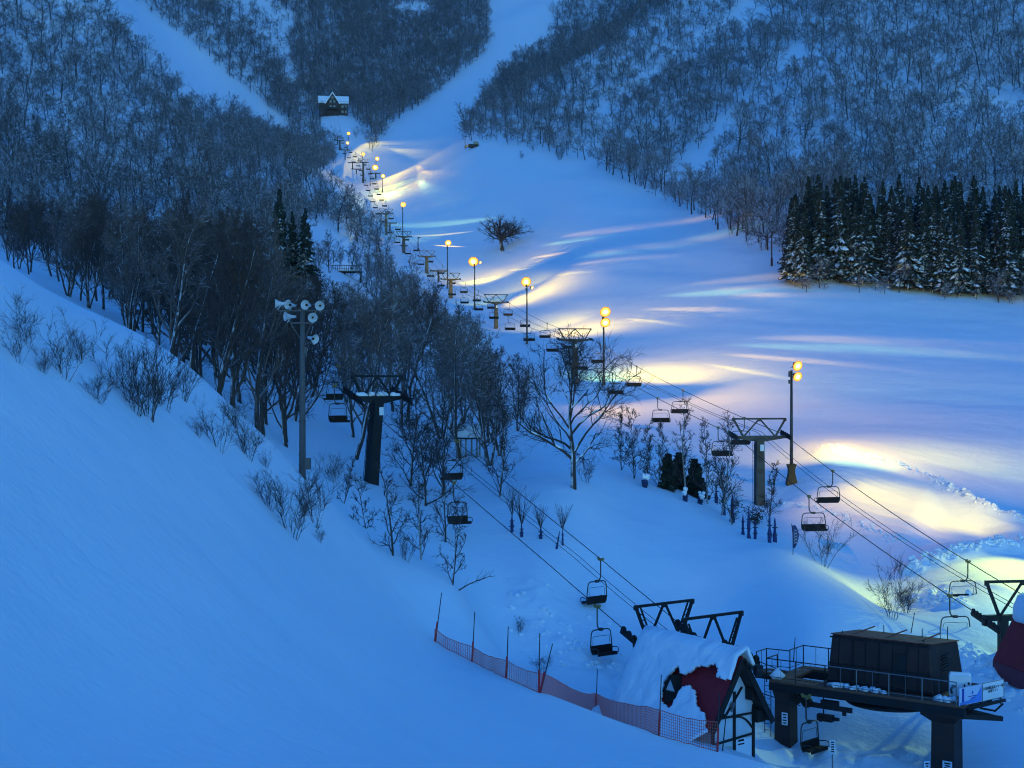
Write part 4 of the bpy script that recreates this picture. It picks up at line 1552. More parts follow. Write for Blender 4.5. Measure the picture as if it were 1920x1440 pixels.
# two half buried lifting frames by the timbered hut
for k, (s, z, lab) in enumerate(((-3.2 + 3.2, -13.55, 'snowed in lifting frame right behind the ridge of the timbered hut'), (3.6, -13.2, 'snowed in lifting frame farther up the near lift, left of the other'))):
    q = A1(s)
    base = Vector((q.x, q.y, z - 1.4))
    t = thing('buried_frame_tower', lab, 'lift tower', base, hd1, 'low frame towers by the timbered hut')
    mb = MB()
    for x in (-0.9, 0.9):
        mb.box((x, 0, 0.1), (0.45, 0.45, 3.2))
    mk('column', mb, M['black'], t)
    mb = MB()
    mb.box((0, 0, 1.45), (3.9, 0.36, 0.32))
    mk('crossarm', mb, M['black'], t)
    mb = MB()
    vframe(mb, 1.6, 1.15, 1.9, 1.75 if k else 1.95, 0.13)
    # rungs up the outer legs
    for s_ in (-1, 1):
        for j in range(5):
            f = (j + 0.6) / 5.6
            x = s_ * (1.15 + 0.75 * f)
            mb.box((x - s_ * 0.16, 0, 1.6 + 1.6 * f), (0.28, 0.05, 0.05))
        mb.beam((s_ * 0.85, 0, 1.6), (s_ * 1.62, 0, 1.6 + 1.7), 0.07)
    mk('lifting_frame', mb, M['black'], t)
    for s_ in (-1, 1):
        sheaves(t, s_ * G1, 1.45, 0.40 if k else 0.2, 6, 2.7, 'dark_steel', True)

# ---------------------------------------------------------------- the drive station at lower right
ST = Vector((19.3, 61.5, -13.9))
st = thing('drive_station', 'dark steel lift drive station with machine house and railed deck on two pillars', 'lift station', ST, math.atan2(-0.6, 0.8))
DZ = -0.06
mb = MB()
mb.box((-4.4, 0.55, DZ), (9.2, 1.1, 0.12))
mb.box((-3.3, 2.9, DZ), (6.7, 3.6, 0.12))
mb.box((-8.75, 2.3, DZ), (0.8, 2.4, 0.12))
mb.box((-7.85, 3.75, DZ), (2.6, 0.6, 0.12))
mb.box((-9.75, 1.9, DZ), (1.2, 1.0, 0.12))
mb.box((-3.0, 4.85, DZ), (6.0, 0.3, 0.12))
mk('deck', mb, M['plank'], st)
mb = MB()
for y in (0.02, 1.06, 3.5, 4.6):
    mb.box((-4.35, y, -0.30), (9.3, 0.12, 0.36))
for x in (-8.9, -7.2, -5.4, -3.6, -1.8, 0.0):
    mb.box((x, 2.4, -0.34), (0.10, 4.6, 0.24))
mb.box((-9.6, 1.4, -0.22), (1.6, 0.10, 0.18))
mb.beam((-9.0, 1.9, -0.25), (-10.2, 0.9, -0.16), 0.1)
mk('deck_frame', mb, M['dark_steel'], st)


def pillar(x, y, w, top, bot, cap):
    mb = MB()
    ring = lambda z, k, wy=1.0: [Vector((x + a * k / 2, y + b * k * wy / 2, z)) for a, b in ((-1, -1), (1, -1), (1, 1), (-1, 1))]
    mb.loft([ring(bot, w * 1.06), ring(-1.15, w), ring(-0.95, w)])
    mb.loft([ring(-0.95, w * 0.99), ring(top - 0.12, cap), ring(top, cap)])
    return mk('pillar', mb, M['house_black'], st)


pillar(-0.85, 0.95, 1.02, -0.5, -4.6, 1.75)
pillar(-8.55, 0.85, 0.78, -0.5, -3.9, 0.95)
# machine house
mb = MB()
b0 = [(-6.55, 1.0), (-1.5, 1.0), (-1.35, 4.6), (-6.55, 4.6)]
b1 = [(-6.35, 1.16), (-1.72, 1.16), (-1.6, 4.42), (-6.35, 4.42)]
zt = [2.25, 2.25, 1.95, 1.95]
mb.loft([[Vector((x, y, 0.02)) for x, y in b0], [Vector((x, y, z)) for (x, y), z in zip(b1, zt)]])
hs = mk('machine_house', mb, M['house_black'], st)
bv = hs.modifiers.new('bevel', 'BEVEL')
bv.width = 0.03
mb = MB()
mb.loft([[Vector((x + dx, y + dy, z + 0.012)) for (x, y), z, dx, dy in zip(b1, zt, (-.06, .06, .06, -.06), (-.06, -.06, .06, .06))],
         [Vector((x + dx, y + dy, z + 0.06)) for (x, y), z, dx, dy in zip(b1, zt, (-.06, .06, .06, -.06), (-.06, -.06, .06, .06))]])
for x in (-5.6, -4.0, -2.4):
    mb.box((x, 2.8, 2.25), (0.05, 3.1, 0.05))
mk('roof', mb, M['rusty'], hs)
mb = MB()
for x in (-5.3, -4.05, -2.75):
    mb.beam((x, 0.985, 0.25), (x + 0.0, 1.135, 2.2), 0.05)
mb.beam((-6.45, 0.99, 0.95), (-1.6, 0.99, 0.95), 0.04)
for x in (-6.0, -4.7, -3.4, -2.2):
    mb.beam((x, 0.995, 0.1), (x, 1.14, 2.2), 0.025)
mb.beam((-6.45, 1.135, 2.14), (-1.65, 1.135, 2.14), 0.07)
mb.beam((-6.5, 0.985, 0.12), (-1.55, 0.985, 0.12), 0.09)
mk('panel_seams', mb, M['black'], hs)
mb = MB()
mb.box((-3.05, 1.03, 1.05), (0.62, 0.04, 1.3), Matrix.Rotation(R(-4.2), 3, 'X'))
mb.box((-2.82, 1.0, 1.0), (0.04, 0.05, 0.14))
mk('hatch', mb, M['dark_steel'], hs)
mb = MB()
for j in range(6):
    mb.box((-1.52 + 0.004 * j, 2.6, 0.9 + 0.14 * j), (0.05, 0.9, 0.05))
mk('louvre', mb, M['dark_steel'], hs)
mb = MB()
for x, y, h in ((-6.0, 1.5, .14), (-5.0, 4.0, .16), (-3.2, 4.2, .15), (-2.3, 4.1, .34), (-1.95, 4.1, .38), (-2.1, 1.5, .12)):
    mb.tube([(x, y, 1.95), (x, y, 2.27 + h)], 0.022, 6)
mk('roof_pins', mb, M['black'], hs)
# bullwheel
mb = MB()
c = Vector((-4.1, 2.6, -0.78))
ring = [c + Vector((1.95 * math.cos(a), 1.95 * math.sin(a), 0)) for a in [2 * math.pi * k / 40 for k in range(40)]]
mb.tube(ring, 0.13, 8, closed=True)
mb.disc(c, (0, 0, 1), 0.45, 0.5, 20)
for k in range(8):
    a = math.pi * k / 4
    mb.beam(c, c + Vector((1.9 * math.cos(a), 1.9 * math.sin(a), 0)), 0.16, 0.14)
mb.disc(c + Vector((0, 0, 0.12)), (0, 0, 1), 1.6, 0.04, 32)
mk('bullwheel', mb, M['black'], st)


def rail(pts, h=0.95, step=1.5, m='dark_steel', mid=True):
    mb = MB()
    P = [Vector(p) for p in pts]
    mb.tube([p + Vector((0, 0, h)) for p in P], 0.028, 6)
    if mid:
        mb.tube([p + Vector((0, 0, 0.14)) for p in P], 0.016, 5)
    for a, b in zip(P[:-1], P[1:]):
        n = max(1, int(round((b - a).length / step)))
        for k in range(n + 1):
            p = a.lerp(b, k / n)
            mb.tube([p - Vector((0, 0, 0.15)), p + Vector((0, 0, h))], 0.028, 6)
            if k < n:
                for j in (1,):
                    q = a.lerp(b, (k + j / 2) / n)
                    mb.tube([q + Vector((0, 0, 0.02)), q + Vector((0, 0, h))], 0.012, 4)
    return mk('railing', mb, M[m], st)


rail([(-6.2, 0.03, 0), (-0.1, 0.03, 0)], 0.98, 1.5, 'grey')
rail([(-9.15, 0.03, 0), (-6.2, 0.03, 0)], 0.98, 1.5)
rail([(-9.15, 1.15, 0), (-9.15, 0.03, 0)], 0.98, 1.1)
rail([(-9.15, 2.5, 0), (-9.15, 4.0, 0), (-6.5, 4.0, 0)], 1.0, 1.4)
rail([(-9.15, 2.5, 0), (-10.35, 2.4, 0), (-10.35, 1.35, 0)], 0.95, 1.1)
# ladder beside the left pillar
mb = MB()
for dx in (-0.16, 0.16):
    mb.tube([(-9.3 + dx, 0.45, -3.6), (-9.3 + dx, 0.45, -0.1)], 0.022, 5)
for k in range(11):
    mb.tube([(-9.46, 0.45, -3.4 + 0.3 * k), (-9.14, 0.45, -3.4 + 0.3 * k)], 0.015, 5)
mk('ladder', mb, M['dark_steel'], st)
# guide wheels, brackets and drive gear under the deck
mb = MB()
for x, z in ((-7.75, -0.78), (-7.2, -0.86)):
    mb.disc((x, 0.25, z), (0, 1, 0), 0.27, 0.14, 18)
    mb.disc((x, 0.25, z), (0, 1, 0), 0.1, 0.24, 10)
mb.box((-7.5, 0.4, -0.55), (0.16, 0.14, 0.5))
mb.beam((-7.1, 0.3, -0.95), (-5.0, 0.3, -0.98), 0.12, 0.22)
mb.box((-6.1, 0.35, -0.82), (0.8, 0.3, 0.3))
mb.box((-5.4, 0.35, -1.1), (0.16, 0.12, 0.34))
mk('guide_wheels', mb, M['dark_steel'], st)
mb = MB()
mb.tube([(-6.35, 0.2, -0.5), (-6.35, 0.2, -1.35)], 0.03, 6)
mb.box((-6.25, 0.2, -1.45), (0.75, 0.3, 0.3))
mb.disc((-6.42, 0.03, -1.5), (0, 1, 0), 0.13, 0.05, 14)
mb.box((-5.72, 0.2, -1.45), (0.25, 0.16, 0.14))
mk('camera_box', mb, M['dark_steel'], st)
mb = MB()
mb.beam((0.05, 1.2, -0.45), (1.0, 2.3, -0.85), 0.22, 0.2)
mb.beam((0.1, 0.9, -0.3), (1.2, 2.5, -0.05), 0.12)
mb.tube([(0.4, 1.6, -0.35), (0.9, 2.1, -0.5), (1.15, 2.4, -0.2)], 0.05, 6)
mb.beam((-0.3, 0.3, -0.55), (1.3, 1.8, -0.72), 0.2, 0.2)
mk('motor_bracket', mb, M['dark_steel'], st)
rr = random.Random(8)
for x0, w, n_, up in ((-6.2, 1.3, 12, .28), (-4.7, 1.4, 12, .28), (-1.2, 0.75, 16, .7)):
    mb = MB()
    for k in range(n_):
        x = x0 + w * rr.random()
        s = rr.uniform(0.12, 0.24)
        mb.tube([(x, 0.25 + rr.random() * 0.5, -0.02), (x + s * .6, 0.3 + rr.random() * 0.45, 0.03 + s * up)], [s, s * 0.4], 7)
    mk('snow_patch', mb, M['snow_soft'], st, True)
mk('snow_patch', MB().tube([(-9.0, 0.3, 0.0), (-8.8, 0.45, 0.22), (-8.55, 0.5, 0.02)], [0.2, 0.3, 0.2], 8), M['snow_soft'], st, True)


def notice(parent, c, w, h, lines):
    mb = MB()
    mb.box(c, (w, 0.02, h))
    p = mk('notice_plate', mb, M['white'], parent)
    mb = MB()
    for k in range(lines):
        z = c[2] + h * (0.34 - 0.68 * k / max(1, lines - 1))
        mb.box((c[0] + w * 0.02 * (k % 2), c[1] - 0.013, z), (w * (0.66 - 0.14 * (k % 2)), 0.006, h * 0.10))
    mk('printing', mb, M['ink'], p)


notice(st, (-8.42, 0.44, -1.85), 0.30, 0.58, 4)
notice(st, (-0.62, 0.38, -2.9), 0.42, 0.62, 5)
# air conditioner on the deck
ac = thing('air_conditioner', 'white outdoor air conditioning box on the deck behind the sign', 'air conditioner', ST + rot_z((-0.55, 1.75, 0), math.atan2(-0.6, 0.8)), math.atan2(-0.25, 0.97))
mb = MB()
mb.box((0, 0, 0.52), (0.95, 0.55, 0.95))
o = mk('casing', mb, M['white'], ac)
bv = o.modifiers.new('bevel', 'BEVEL')
bv.width = 0.05
bv.segments = 3
mb = MB()
mb.box((0.18, -0.283, 0.55), (0.07, 0.012, 0.12))
mb.box((0.36, -0.283, 0.66), (0.09, 0.012, 0.10))
mb.box((0.2, -0.283, 0.25), (0.10, 0.012, 0.06))
mk('vents', mb, M['ink'], ac)
mb = MB()
mb.tube([(-0.34, -0.27, 0.2), (-0.4, -0.36, 0.36), (-0.3, -0.36, 0.56), (-0.2, -0.30, 0.5)], 0.05, 7)
mk('duct', mb, M['grey'], ac, True)
mb = MB()
mb.box((0, 0.0, 0.03), (0.8, 0.4, 0.06))
mk('feet', mb, M['grey'], ac)
mb = MB()
mb.loft([[Vector((x * 0.45, y * 0.25, 1.0)) for x, y in ((-1, -1), (1, -1), (1, 1), (-1, 1))], [Vector((x * 0.40, y * 0.2, 1.06)) for x, y in ((-1, -1), (1, -1), (1, 1), (-1, 1))]])
mk('snow_cap', mb, M['snow_soft'], ac)
# the sign
sg = thing('sign_board', 'blue and white sign with a big blue 1 and black Japanese lettering', 'sign', ST + Vector((0.02, -0.05, 0.0)), math.atan2(0.6, 0.8))
mb = MB()
mb.box((0.8, 0.0, 0.36), (1.6, 0.04, 0.76))
pl = mk('pale_panel', mb, mat('pale_panel', (0.50, 0.58, 0.74), 0.45, var=0.12, scale=1.5), sg)
mb = MB()
mb.loft([[Vector((x, -0.023, z)) for x, z in ((0.02, 0.0), (1.58, 0.0), (1.58, 0.66), (1.25, 0.34), (0.7, 0.16), (0.02, 0.10))], [Vector((x, -0.026, z)) for x, z in ((0.02, 0.0), (1.58, 0.0), (1.58, 0.66), (1.25, 0.34), (0.7, 0.16), (0.02, 0.10))]])
mk('blue_field', mb, M['sign_blue'], pl)
text_mesh('1', 0.80, M['ink_blue'], sg, (0.24, -0.034, 0.38), (R(90), 0, 0), bold=0.022)
mb = MB()
mb.loft([[Vector((0.92 + 0.05 * math.cos(a), -0.028, 0.46 + 0.075 * math.sin(a))) for a in [2 * math.pi * k / 5 + 0.3 for k in range(5)]], [Vector((0.92 + 0.05 * math.cos(a), -0.032, 0.46 + 0.075 * math.sin(a))) for a in [2 * math.pi * k / 5 + 0.3 for k in range(5)]]])
mb.box((0.92, -0.03, 0.31), (0.62, 0.006, 0.03))
mb.box((0.92, -0.03, 0.22), (0.30, 0.006, 0.03))
mk('emblem', mb, M['ink_blue'], sg)
mb = MB()
mb.box((2.42, 0.0, 0.36), (1.6, 0.05, 0.80))
mk('white_panel', mb, M['white'], sg)
mb = MB()
for z in (-0.03, 0.75):
    mb.box((2.42, -0.03, z), (1.6, 0.02, 0.025))
for x in (1.63, 3.21):
    mb.box((x, -0.03, 0.36), (0.025, 0.02, 0.76))
mk('panel_frame', mb, M['grey'], sg)
text_mesh('白馬乗鞍温泉スキー場\n高速リフト', 0.150, M['ink'], sg, (2.42, -0.036, 0.42), (R(90), 0, 0))
mb = MB()
for x in (0.3, 1.6, 3.1):
    mb.tube([(x, 0.05, -0.35), (x, 0.05, 0.74)], 0.03, 6)
mb.tube([(0.1, 0.05, -0.18), (3.2, 0.05, -0.18)], 0.05, 6)
mk('brackets', mb, M['dark_steel'], sg)
# the chair waiting under the deck
chair('lift_chair', 'empty chair hanging under the deck of the drive station', 'chairs of the near lift', (13.50, 65.3, -14.35), hd1 + math.pi + 0.15, 0.76)
# little things stuck in the snow by the station
for px, py, Y, h, w, lab in ((1561, 1432, 63.5, 0.9, 0.24, 'narrow white notice on a post right of the chair under the deck'), (1738, 1470, 60.0, 0.8, 0.22, 'low white notice at the foot of the right station pillar')):
    p = P3(px, py, Y)
    t = thing('notice_sign', lab, 'sign', p, 0, 'small notices by the station')
    mb = MB()
    mb.tube([(0, 0.03, -0.6), (0, 0.03, h)], 0.025, 6)
    mk('post', mb, M['grey'], t)
    notice(t, (0, 0, h - 0.15), w, 0.62, 5)

# ---------------------------------------------------------------- timbered hut with its red roof, half buried
HZ = -16.4
hut = thing('timbered_hut', 'white timbered hut with steep red roof, half buried in snow', 'hut', (9.9, 61.0, HZ), math.atan2(0.578, 0.816))
AP, EV, EZ, LEN = 4.55, 1.77, 1.68, 5.9
mb = MB()
g = [(-1.2, -0.8), (1.2, -0.8), (1.2, 2.45), (0, 4.38), (-1.2, 2.45)]
mb.loft([[Vector((x, 0.6, z)) for x, z in g], [Vector((x, LEN - 0.3, z)) for x, z in g]])
mk('wall', mb, M['plaster'], hut)
mb = MB()
def tb(a, b, w=0.13, y=0.575):
    mb.beam((a[0], y, a[1]), (b[0], y, b[1]), w, 0.07)
tb((-1.2, -0.6), (-1.2, 2.4)); tb((1.2, -0.6), (1.2, 2.4)); tb((0.05, -0.6), (0.05, 3.1), y=0.572)
tb((-1.55, 2.05), (1.45, 2.05), 0.15, 0.555); tb((-1.65, 0.95), (1.2, 1.15), 0.15, 0.56)
tb((-0.62, 2.1), (-0.55, 3.4), 0.10); tb((-0.5, 2.1), (0.5, 3.25), 0.11, 0.57); tb((-0.95, 2.85), (-0.55, 2.1), 0.10, 0.571)
for k in range(5):
    a = [0.12 + (1.14 - 0.12) * (k / 5.0), 2.0 - 0.62 * (k / 5.0) ** 2.2]
    b = [0.12 + (1.14 - 0.12) * ((k + 1) / 5.0), 2.0 - 0.62 * ((k + 1) / 5.0) ** 2.2]
    tb(a, b, 0.11, 0.568)
mk('timber_frame', mb, M['timber'], hut)
mb = MB()
mb.box((0.62, 0.585, 0.2), (0.92, 0.03, 1.6))
d = mk('door', mb, M['white'], hut)
mb = MB()
mb.box((0.45, 0.566, 0.86), (0.5, 0.012, 0.38))
nb = mk('notice', mb, M['white'], d)
mb = MB()
mb.box((0.45, 0.556, 0.94), (0.34, 0.008, 0.09))
mb.box((0.45, 0.556, 0.78), (0.38, 0.008, 0.06))
mk('printing', mb, M['ink'], d)
mb = MB()
mb.box((-0.55, 0.57, 0.35), (0.85, 0.03, 0.85))
mk('window', mb, mat('dim_window', (0.45, 0.44, 0.38), 0.4, var=0.2), hut)
for sx, mm in ((-1, 'red'), (1, 'timber_worn')):
    mb = MB()
    n = Vector((sx * (AP - EZ), 0, EV)).normalized() * 0.10
    pr = [Vector((0, 0, AP)), Vector((sx * EV, 0, EZ)), Vector((sx * EV, 0, EZ)) + n, Vector((0, 0, AP + 0.17))]
    mb.loft([[p + Vector((0, 0.0 if sx < 0 else 0.002, 0)) for p in pr], [p + Vector((0, LEN, 0)) for p in pr]])
    mk('roof', mb, M[mm], hut)
mb = MB()
for sx in (-1, 1):
    a, b = Vector((0, -0.03, AP + 0.02)), Vector((sx * (EV + 0.03), -0.03, EZ - 0.02))
    mb.beam(a, b, 0.06, 0.26)
mb.beam((0, -0.05, 4.2), (0, 0.6, 4.15), 0.14)
mk('barge_board', mb, M['timber'], hut)
for c_, s_ in (((0.85, 0.36, 2.95), (0.3, 0.4, 0.5)), ((1.35, 0.4, 1.95), (0.5, 0.34, 0.55))):
    mk('soffit_block', MB().box(c_, s_), M['timber'], hut)
# loudspeaker at the apex
mb = MB()
mb.tube([(0.1, -0.1, 4.45), (0.5, -0.25, 4.15)], 0.08, 8)
mb.disc((0.62, -0.3, 4.1), (0.8, -0.4, -0.1), 0.24, 0.3, 16)
mk('loudspeaker', mb, M['dark_steel'], hut)
mb = MB()
mb.disc((-0.1, 0.5, 2.55), (0.3, -1, -0.2), 0.13, 0.12, 14)
mb.box((-0.1, 0.56, 2.35), (0.1, 0.06, 0.2))
mk('outdoor_lamp', mb, M['grey'], hut)
# dormer on the left slope
mb = MB()
dn = Vector((-(AP - EZ), 0, EV)).normalized()
sv = Vector((-EV, 0, EZ - AP))
c = Vector((0, 3.05, AP)) + sv * 0.62
f = Vector((-1, 0, 0))
A0 = c + dn * 0.32 + Vector((0, 0, 0.62))
L0 = c + dn * 0.32 + Vector((0, -0.42, -0.12))
R0 = c + dn * 0.32 + Vector((0, 0.42, -0.12))
bk = Vector((1.1, 0, 0))
mb.add([A0, L0, R0, A0 + bk, L0 + bk * 0.5, R0 + bk * 0.5], [(0, 1, 4, 3), (0, 3, 5, 2), (1, 2, 5, 4)])
for a, b in ((A0, L0), (A0, R0), (L0, R0)):
    mb.beam(a + f * 0.03, b + f * 0.03, 0.1)
mb.loft([[L0 + f * 0.01, R0 + f * 0.01, R0 + Vector((-0.18, -0.16, -0.55)), L0 + Vector((-0.18, 0.3, -0.42))], [L0 + bk * .3, R0 + bk * .3, R0 + Vector((0.1, -0.16, -0.55)), L0 + Vector((0.1, 0.3, -0.42))]])
mk('dormer', mb, M['timber'], hut)
mb = MB()
mb.add([A0 + f * 0.012 + Vector((0, 0, -.08)), L0 + f * 0.012 + Vector((0, .06, 0.02)), R0 + f * 0.012 + Vector((0, -.06, 0.02))], [(0, 1, 2)])
mk('dormer_gable', mb, M['plaster'], hut)
# the snow blanket with the hole where the red roof shows
HOLE = [(-.4, .30), (.3, .34), (.55, .30), (.7, .2), (.91, .185), (2.03, .245), (2.2, .33), (2.45, .37), (2.78, .5), (2.3, .57), (1.9, .5), (1.56, .53), (1.5, .62), (1.18, .73), (.9, .76), (.41, .82), (.3, .9), (0, 1.02), (-.4, 1.02)]
DORM = [(2.35, .50), (3.05, .30), (3.65, .55), (3.35, .80), (2.55, .86), (2.45, .70)]
nb_, nt_ = 110, 120
b_ = np.linspace(-0.12, 6.5, nb_)
t_ = np.linspace(-0.32, 2.1, nt_)
B_, T_ = np.meshgrid(b_, t_, indexing='ij')
jit = 0.07 * vnoise(B_ * 5, T_ * 12, 31)
hole = inpoly(B_ + jit * 1.6, T_ + jit, HOLE) | inpoly(B_ + jit, T_ + jit * .5, DORM)
thick = 0.16 + 0.16 * np.clip(1 - T_ * 1.4, 0, 1) + 0.10 * vnoise(B_ * 0.9, T_ * 3, 33) + 0.10 * vnoise(B_ * 2.2, T_ * 6, 35) + 0.04 * vnoise(B_ * 7, T_ * 16, 36)
mb = MB()
idx = -np.ones((nb_, nt_), int)
for i in range(nb_):
    for j in range(nt_):
        t = T_[i, j]
        th = thick[i, j]
        end = min(1.0, max(0.0, (6.45 - B_[i, j]) / 0.8)) ** 0.5
        if t < 0:
            p = Vector((-t * EV * 0.9, B_[i, j], AP + t * 1.6 * (AP - EZ) * 0.55)) + Vector((0.1, 0, 0.17 + th * (1 + t * 2.2)))
        elif t <= 1:
            p = Vector((-EV * t, B_[i, j], AP + (EZ - AP) * t)) + dn * (0.10 + th) * (0.35 + 0.65 * end)
        else:
            u = t - 1
            p = Vector((-EV - u * 2.3, B_[i, j] + u * 0.8, EZ - 1.0 * u - 1.15 * u * u + 0.4 * u)) + dn * (0.10 + th * (1 - 0.4 * u))
        idx[i, j] = len(mb.v)
        mb.v.append(tuple(p))
for i in range(nb_ - 1):
    for j in range(nt_ - 1):
        if hole[i, j] or hole[i + 1, j + 1]:
            continue
        mb.f.append((idx[i, j], idx[i, j + 1], idx[i + 1, j + 1], idx[i + 1, j]))
sb = mk('snow_blanket', mb, M['snow_soft'], hut, True)
so = sb.modifiers.new('thickness', 'SOLIDIFY')
so.thickness = 0.15
so.offset = -1

# the second red hut at the right edge
rh = thing('red_hut', 'red roofed lift hut with thick snow cap at the right edge', 'hut', (26.95, 75.0, -16.6), math.atan2(-0.99, 0.15) + math.pi / 2)
mb = MB()
g = [(-1.1, -0.5), (1.1, -0.5), (1.1, 2.5), (0, 4.95), (-1.1, 2.5)]
mb.loft([[Vector((x, -6.5, z)) for x, z in g], [Vector((x, -0.35, z)) for x, z in g]])
mk('wall', mb, M['plaster'], rh)
for sx in (-1, 1):
    mb = MB()
    n = Vector((sx * 3.15, 0, 1.62)).normalized() * 0.10
    pr = [Vector((0, 0, 5.2)), Vector((sx * 1.62, 0, 2.05)), Vector((sx * 1.62, 0, 2.05)) + n, Vector((0, 0, 5.2 + 0.18))]
    mb.loft([[p + Vector((0, -7.0 + (0.003 if sx > 0 else 0), 0)) for p in pr], [p + Vector((0, 0.0 + (0.003 if sx > 0 else 0), 0)) for p in pr]])
    mk('roof', mb, M['red'], rh)
mb = MB()
mb.box((-1.66, -3.5, 1.62), (0.08, 7.0, 0.9))
mk('eave_board', mb, mat('faded_red_board', (0.26, 0.04, 0.05), 0.7, var=0.2), rh)
mb = MB()
rings = []
for k in range(16):
    y = -7.0 + 7.05 * k / 15
    e = 0.72 + 0.28 * min(1, (15 - k) / 2.0)
    w = 0.06 * math.sin(k * 1.7)
    rings.append([Vector((x * e, y, 5.2 + z * (0.8 + 0.2 * e) + w * (z > 0))) for x, z in ((-0.50, -1.05), (-0.80, -0.98 + w), (-0.76, -0.35), (-0.42, 0.24), (0, 0.42), (0.42, 0.24), (0.76, -0.35), (0.80, -0.98), (0.50, -1.05))])
mb.loft(rings)
mk('snow_cap', mb, M['snow_soft'], rh, True)
q = start2
t = thing('buried_frame_tower', 'lifting frame above the red hut at the right edge', 'lift tower', (q.x, q.y, q.z - 1.4), math.atan2(1, -0.148) - math.pi / 2)
mb = MB()
for x in (-1.2, 1.2):
    mb.box((x, 0, -0.6), (0.45, 0.45, 4.4))
mk('column', mb, M['black'], t)
mb = MB()
mb.box((0, 0, 1.45), (4.6, 0.36, 0.32))
mk('crossarm', mb, M['black'], t)
mb = MB()
vframe(mb, 1.6, 1.45, 2.15, 1.85, 0.15)
mk('lifting_frame', mb, M['black'], t)
for s_ in (-1, 1):
    sheaves(t, s_ * GAUGE, 1.2, 0.16, 8, 3.2, 'dark_steel', True)

# ---------------------------------------------------------------- the gabled lodge at the head of the lift
lb = G(628, 866)
lg = thing('lodge', 'brown gabled lodge with snowy roof at the top of the lift', 'lodge', lb, 0.12)
mb = MB()
mb.box((-1.0, 6, 4.2), (17.5, 9, 9.5))
mb.box((-1.5, 0.6, 4.0), (6.8, 2.4, 9.8))
g = [(-4.9, 7.6), (1.9, 7.6), (-1.5, 13.4)]
mb.loft([[Vector((x, -0.6, z)) for x, z in g], [Vector((x, 1.8, z)) for x, z in g]])
mk('wall', mb, M['wood_wall'], lg)
mb = MB()
for sy, y1 in ((-1, 0.8), (1, 11.2)):
    pr = [Vector((-10.4, 6, 12.2)), Vector((-10.4, y1, 7.6)), Vector((-10.4, y1, 8.2)), Vector((-10.4, 6, 13.0))]
    mb.loft([[p + Vector((0, 0.004 * sy, 0)) for p in pr], [p + Vector((18.8, 0.004 * sy, 0)) for p in pr]])
for sx in (-1, 1):
    pr = [Vector((-1.5, -1.2, 13.5)), Vector((-1.5 + sx * 4.2, -1.2, 6.9)), Vector((-1.5 + sx * 4.6, -1.2, 7.2)), Vector((-1.5, -1.2, 14.4))]
    mb.loft([[p + Vector((0, 0.003 * sx, 0)) for p in pr], [p + Vector((0, 7.2, 0)) for p in pr]])
mk('snowy_roof', mb, M['snow_soft'], lg)
for cx, cz in ((-2.6, 8.4), (-0.4, 8.4), (-2.6, 5.2), (-0.4, 5.2), (4.6, 5.8), (6.8, 5.8), (4.6, 2.6), (6.8, 2.6), (-1.5, 10.8)):
    mb = MB()
    yy = -0.62 if cx < 3 and cz > 7.7 else (-0.62 if cx < 3 else 1.48)
    mb.box((cx, yy, cz), (1.3, 0.08, 1.5))
    mk('window', mb, M['glass'], lg)
mb = MB()
mb.box((-1.5, -1.8, 3.2), (7.4, 2.4, 0.3))
mb.box((-1.5, -2.95, 3.9), (7.4, 0.1, 1.1))
for x in (-5.0, -1.5, 2.0):
    mb.box((x, -2.8, 1.2), (0.35, 0.35, 4.0))
mk('balcony', mb, M['timber'], lg)

# ---------------------------------------------------------------- loudspeaker pole on the near ridge
pb = on(567, 893)
k63 = pb.y / F
sp = thing('speaker_pole', 'grey pole carrying seven horn loudspeakers on the near ridge', 'loudspeaker pole', pb)
H = (893 - 570) * k63
mb = MB()
mb.tube([(0, 0, -0.6), (0, 0, H * 0.55), (0, 0, H + 0.05)], [0.155, 0.13, 0.10], 12)
for z in (0.9, 2.4, 3.9):
    mb.tube([(0, 0, z), (0, 0, z + 0.06)], 0.165, 12)
mk('pole', mb, M['concrete_grey'], sp, True)
mb = MB()
za, zb_ = (893 - 583) * k63, (893 - 606) * k63
mb.beam((-1.0, -0.14, za), (1.0, -0.14, za), 0.06)
mb.beam((-0.5, -0.14, zb_), (0.42, -0.14, zb_), 0.06)
for a, b in (((-0.5, -0.14, zb_), (-0.1, 0, zb_ - 0.7)), ((0.42, -0.14, zb_), (0.1, 0, zb_ - 0.7)), ((0.05, -0.1, 5.75), (0.42, -0.2, 5.95))):
    mb.beam(a, b, 0.035)
mk('bracket', mb, M['concrete_grey'], sp)


def horn(x, z, yaw, pitch=0.0):
    rot = Matrix.Rotation(R(yaw), 3, 'Z') @ Matrix.Rotation(R(pitch), 3, 'X')
    prof = [(0.055, 0.42), (0.07, 0.28), (0.085, 0.16), (0.12, 0.06), (0.165, -0.02), (0.205, -0.08), (0.215, -0.085), (0.20, -0.07), (0.15, 0.0), (0.10, 0.08), (0.06, 0.10)]
    n = 20
    mb = MB()
    rings = [[rot @ Vector((r * math.cos(2 * math.pi * k / n), y, r * math.sin(2 * math.pi * k / n))) + Vector((x, -0.22, z)) for k in range(n)] for r, y in prof]
    mb.loft(rings)
    mb.beam(rot @ Vector((0, 0.2, -0.02)) + Vector((x, -0.22, z)), (x, -0.14, z - 0.26), 0.04)
    h = mk('horn_speaker', mb, M['horn'], sp, True)
    mb = MB()
    mb.disc(rot @ Vector((0, 0.06, 0)) + Vector((x, -0.22, z)), rot @ Vector((0, 1, 0)), 0.05, 0.07, 12)
    mk('driver', mb, M['dark_steel'], h)


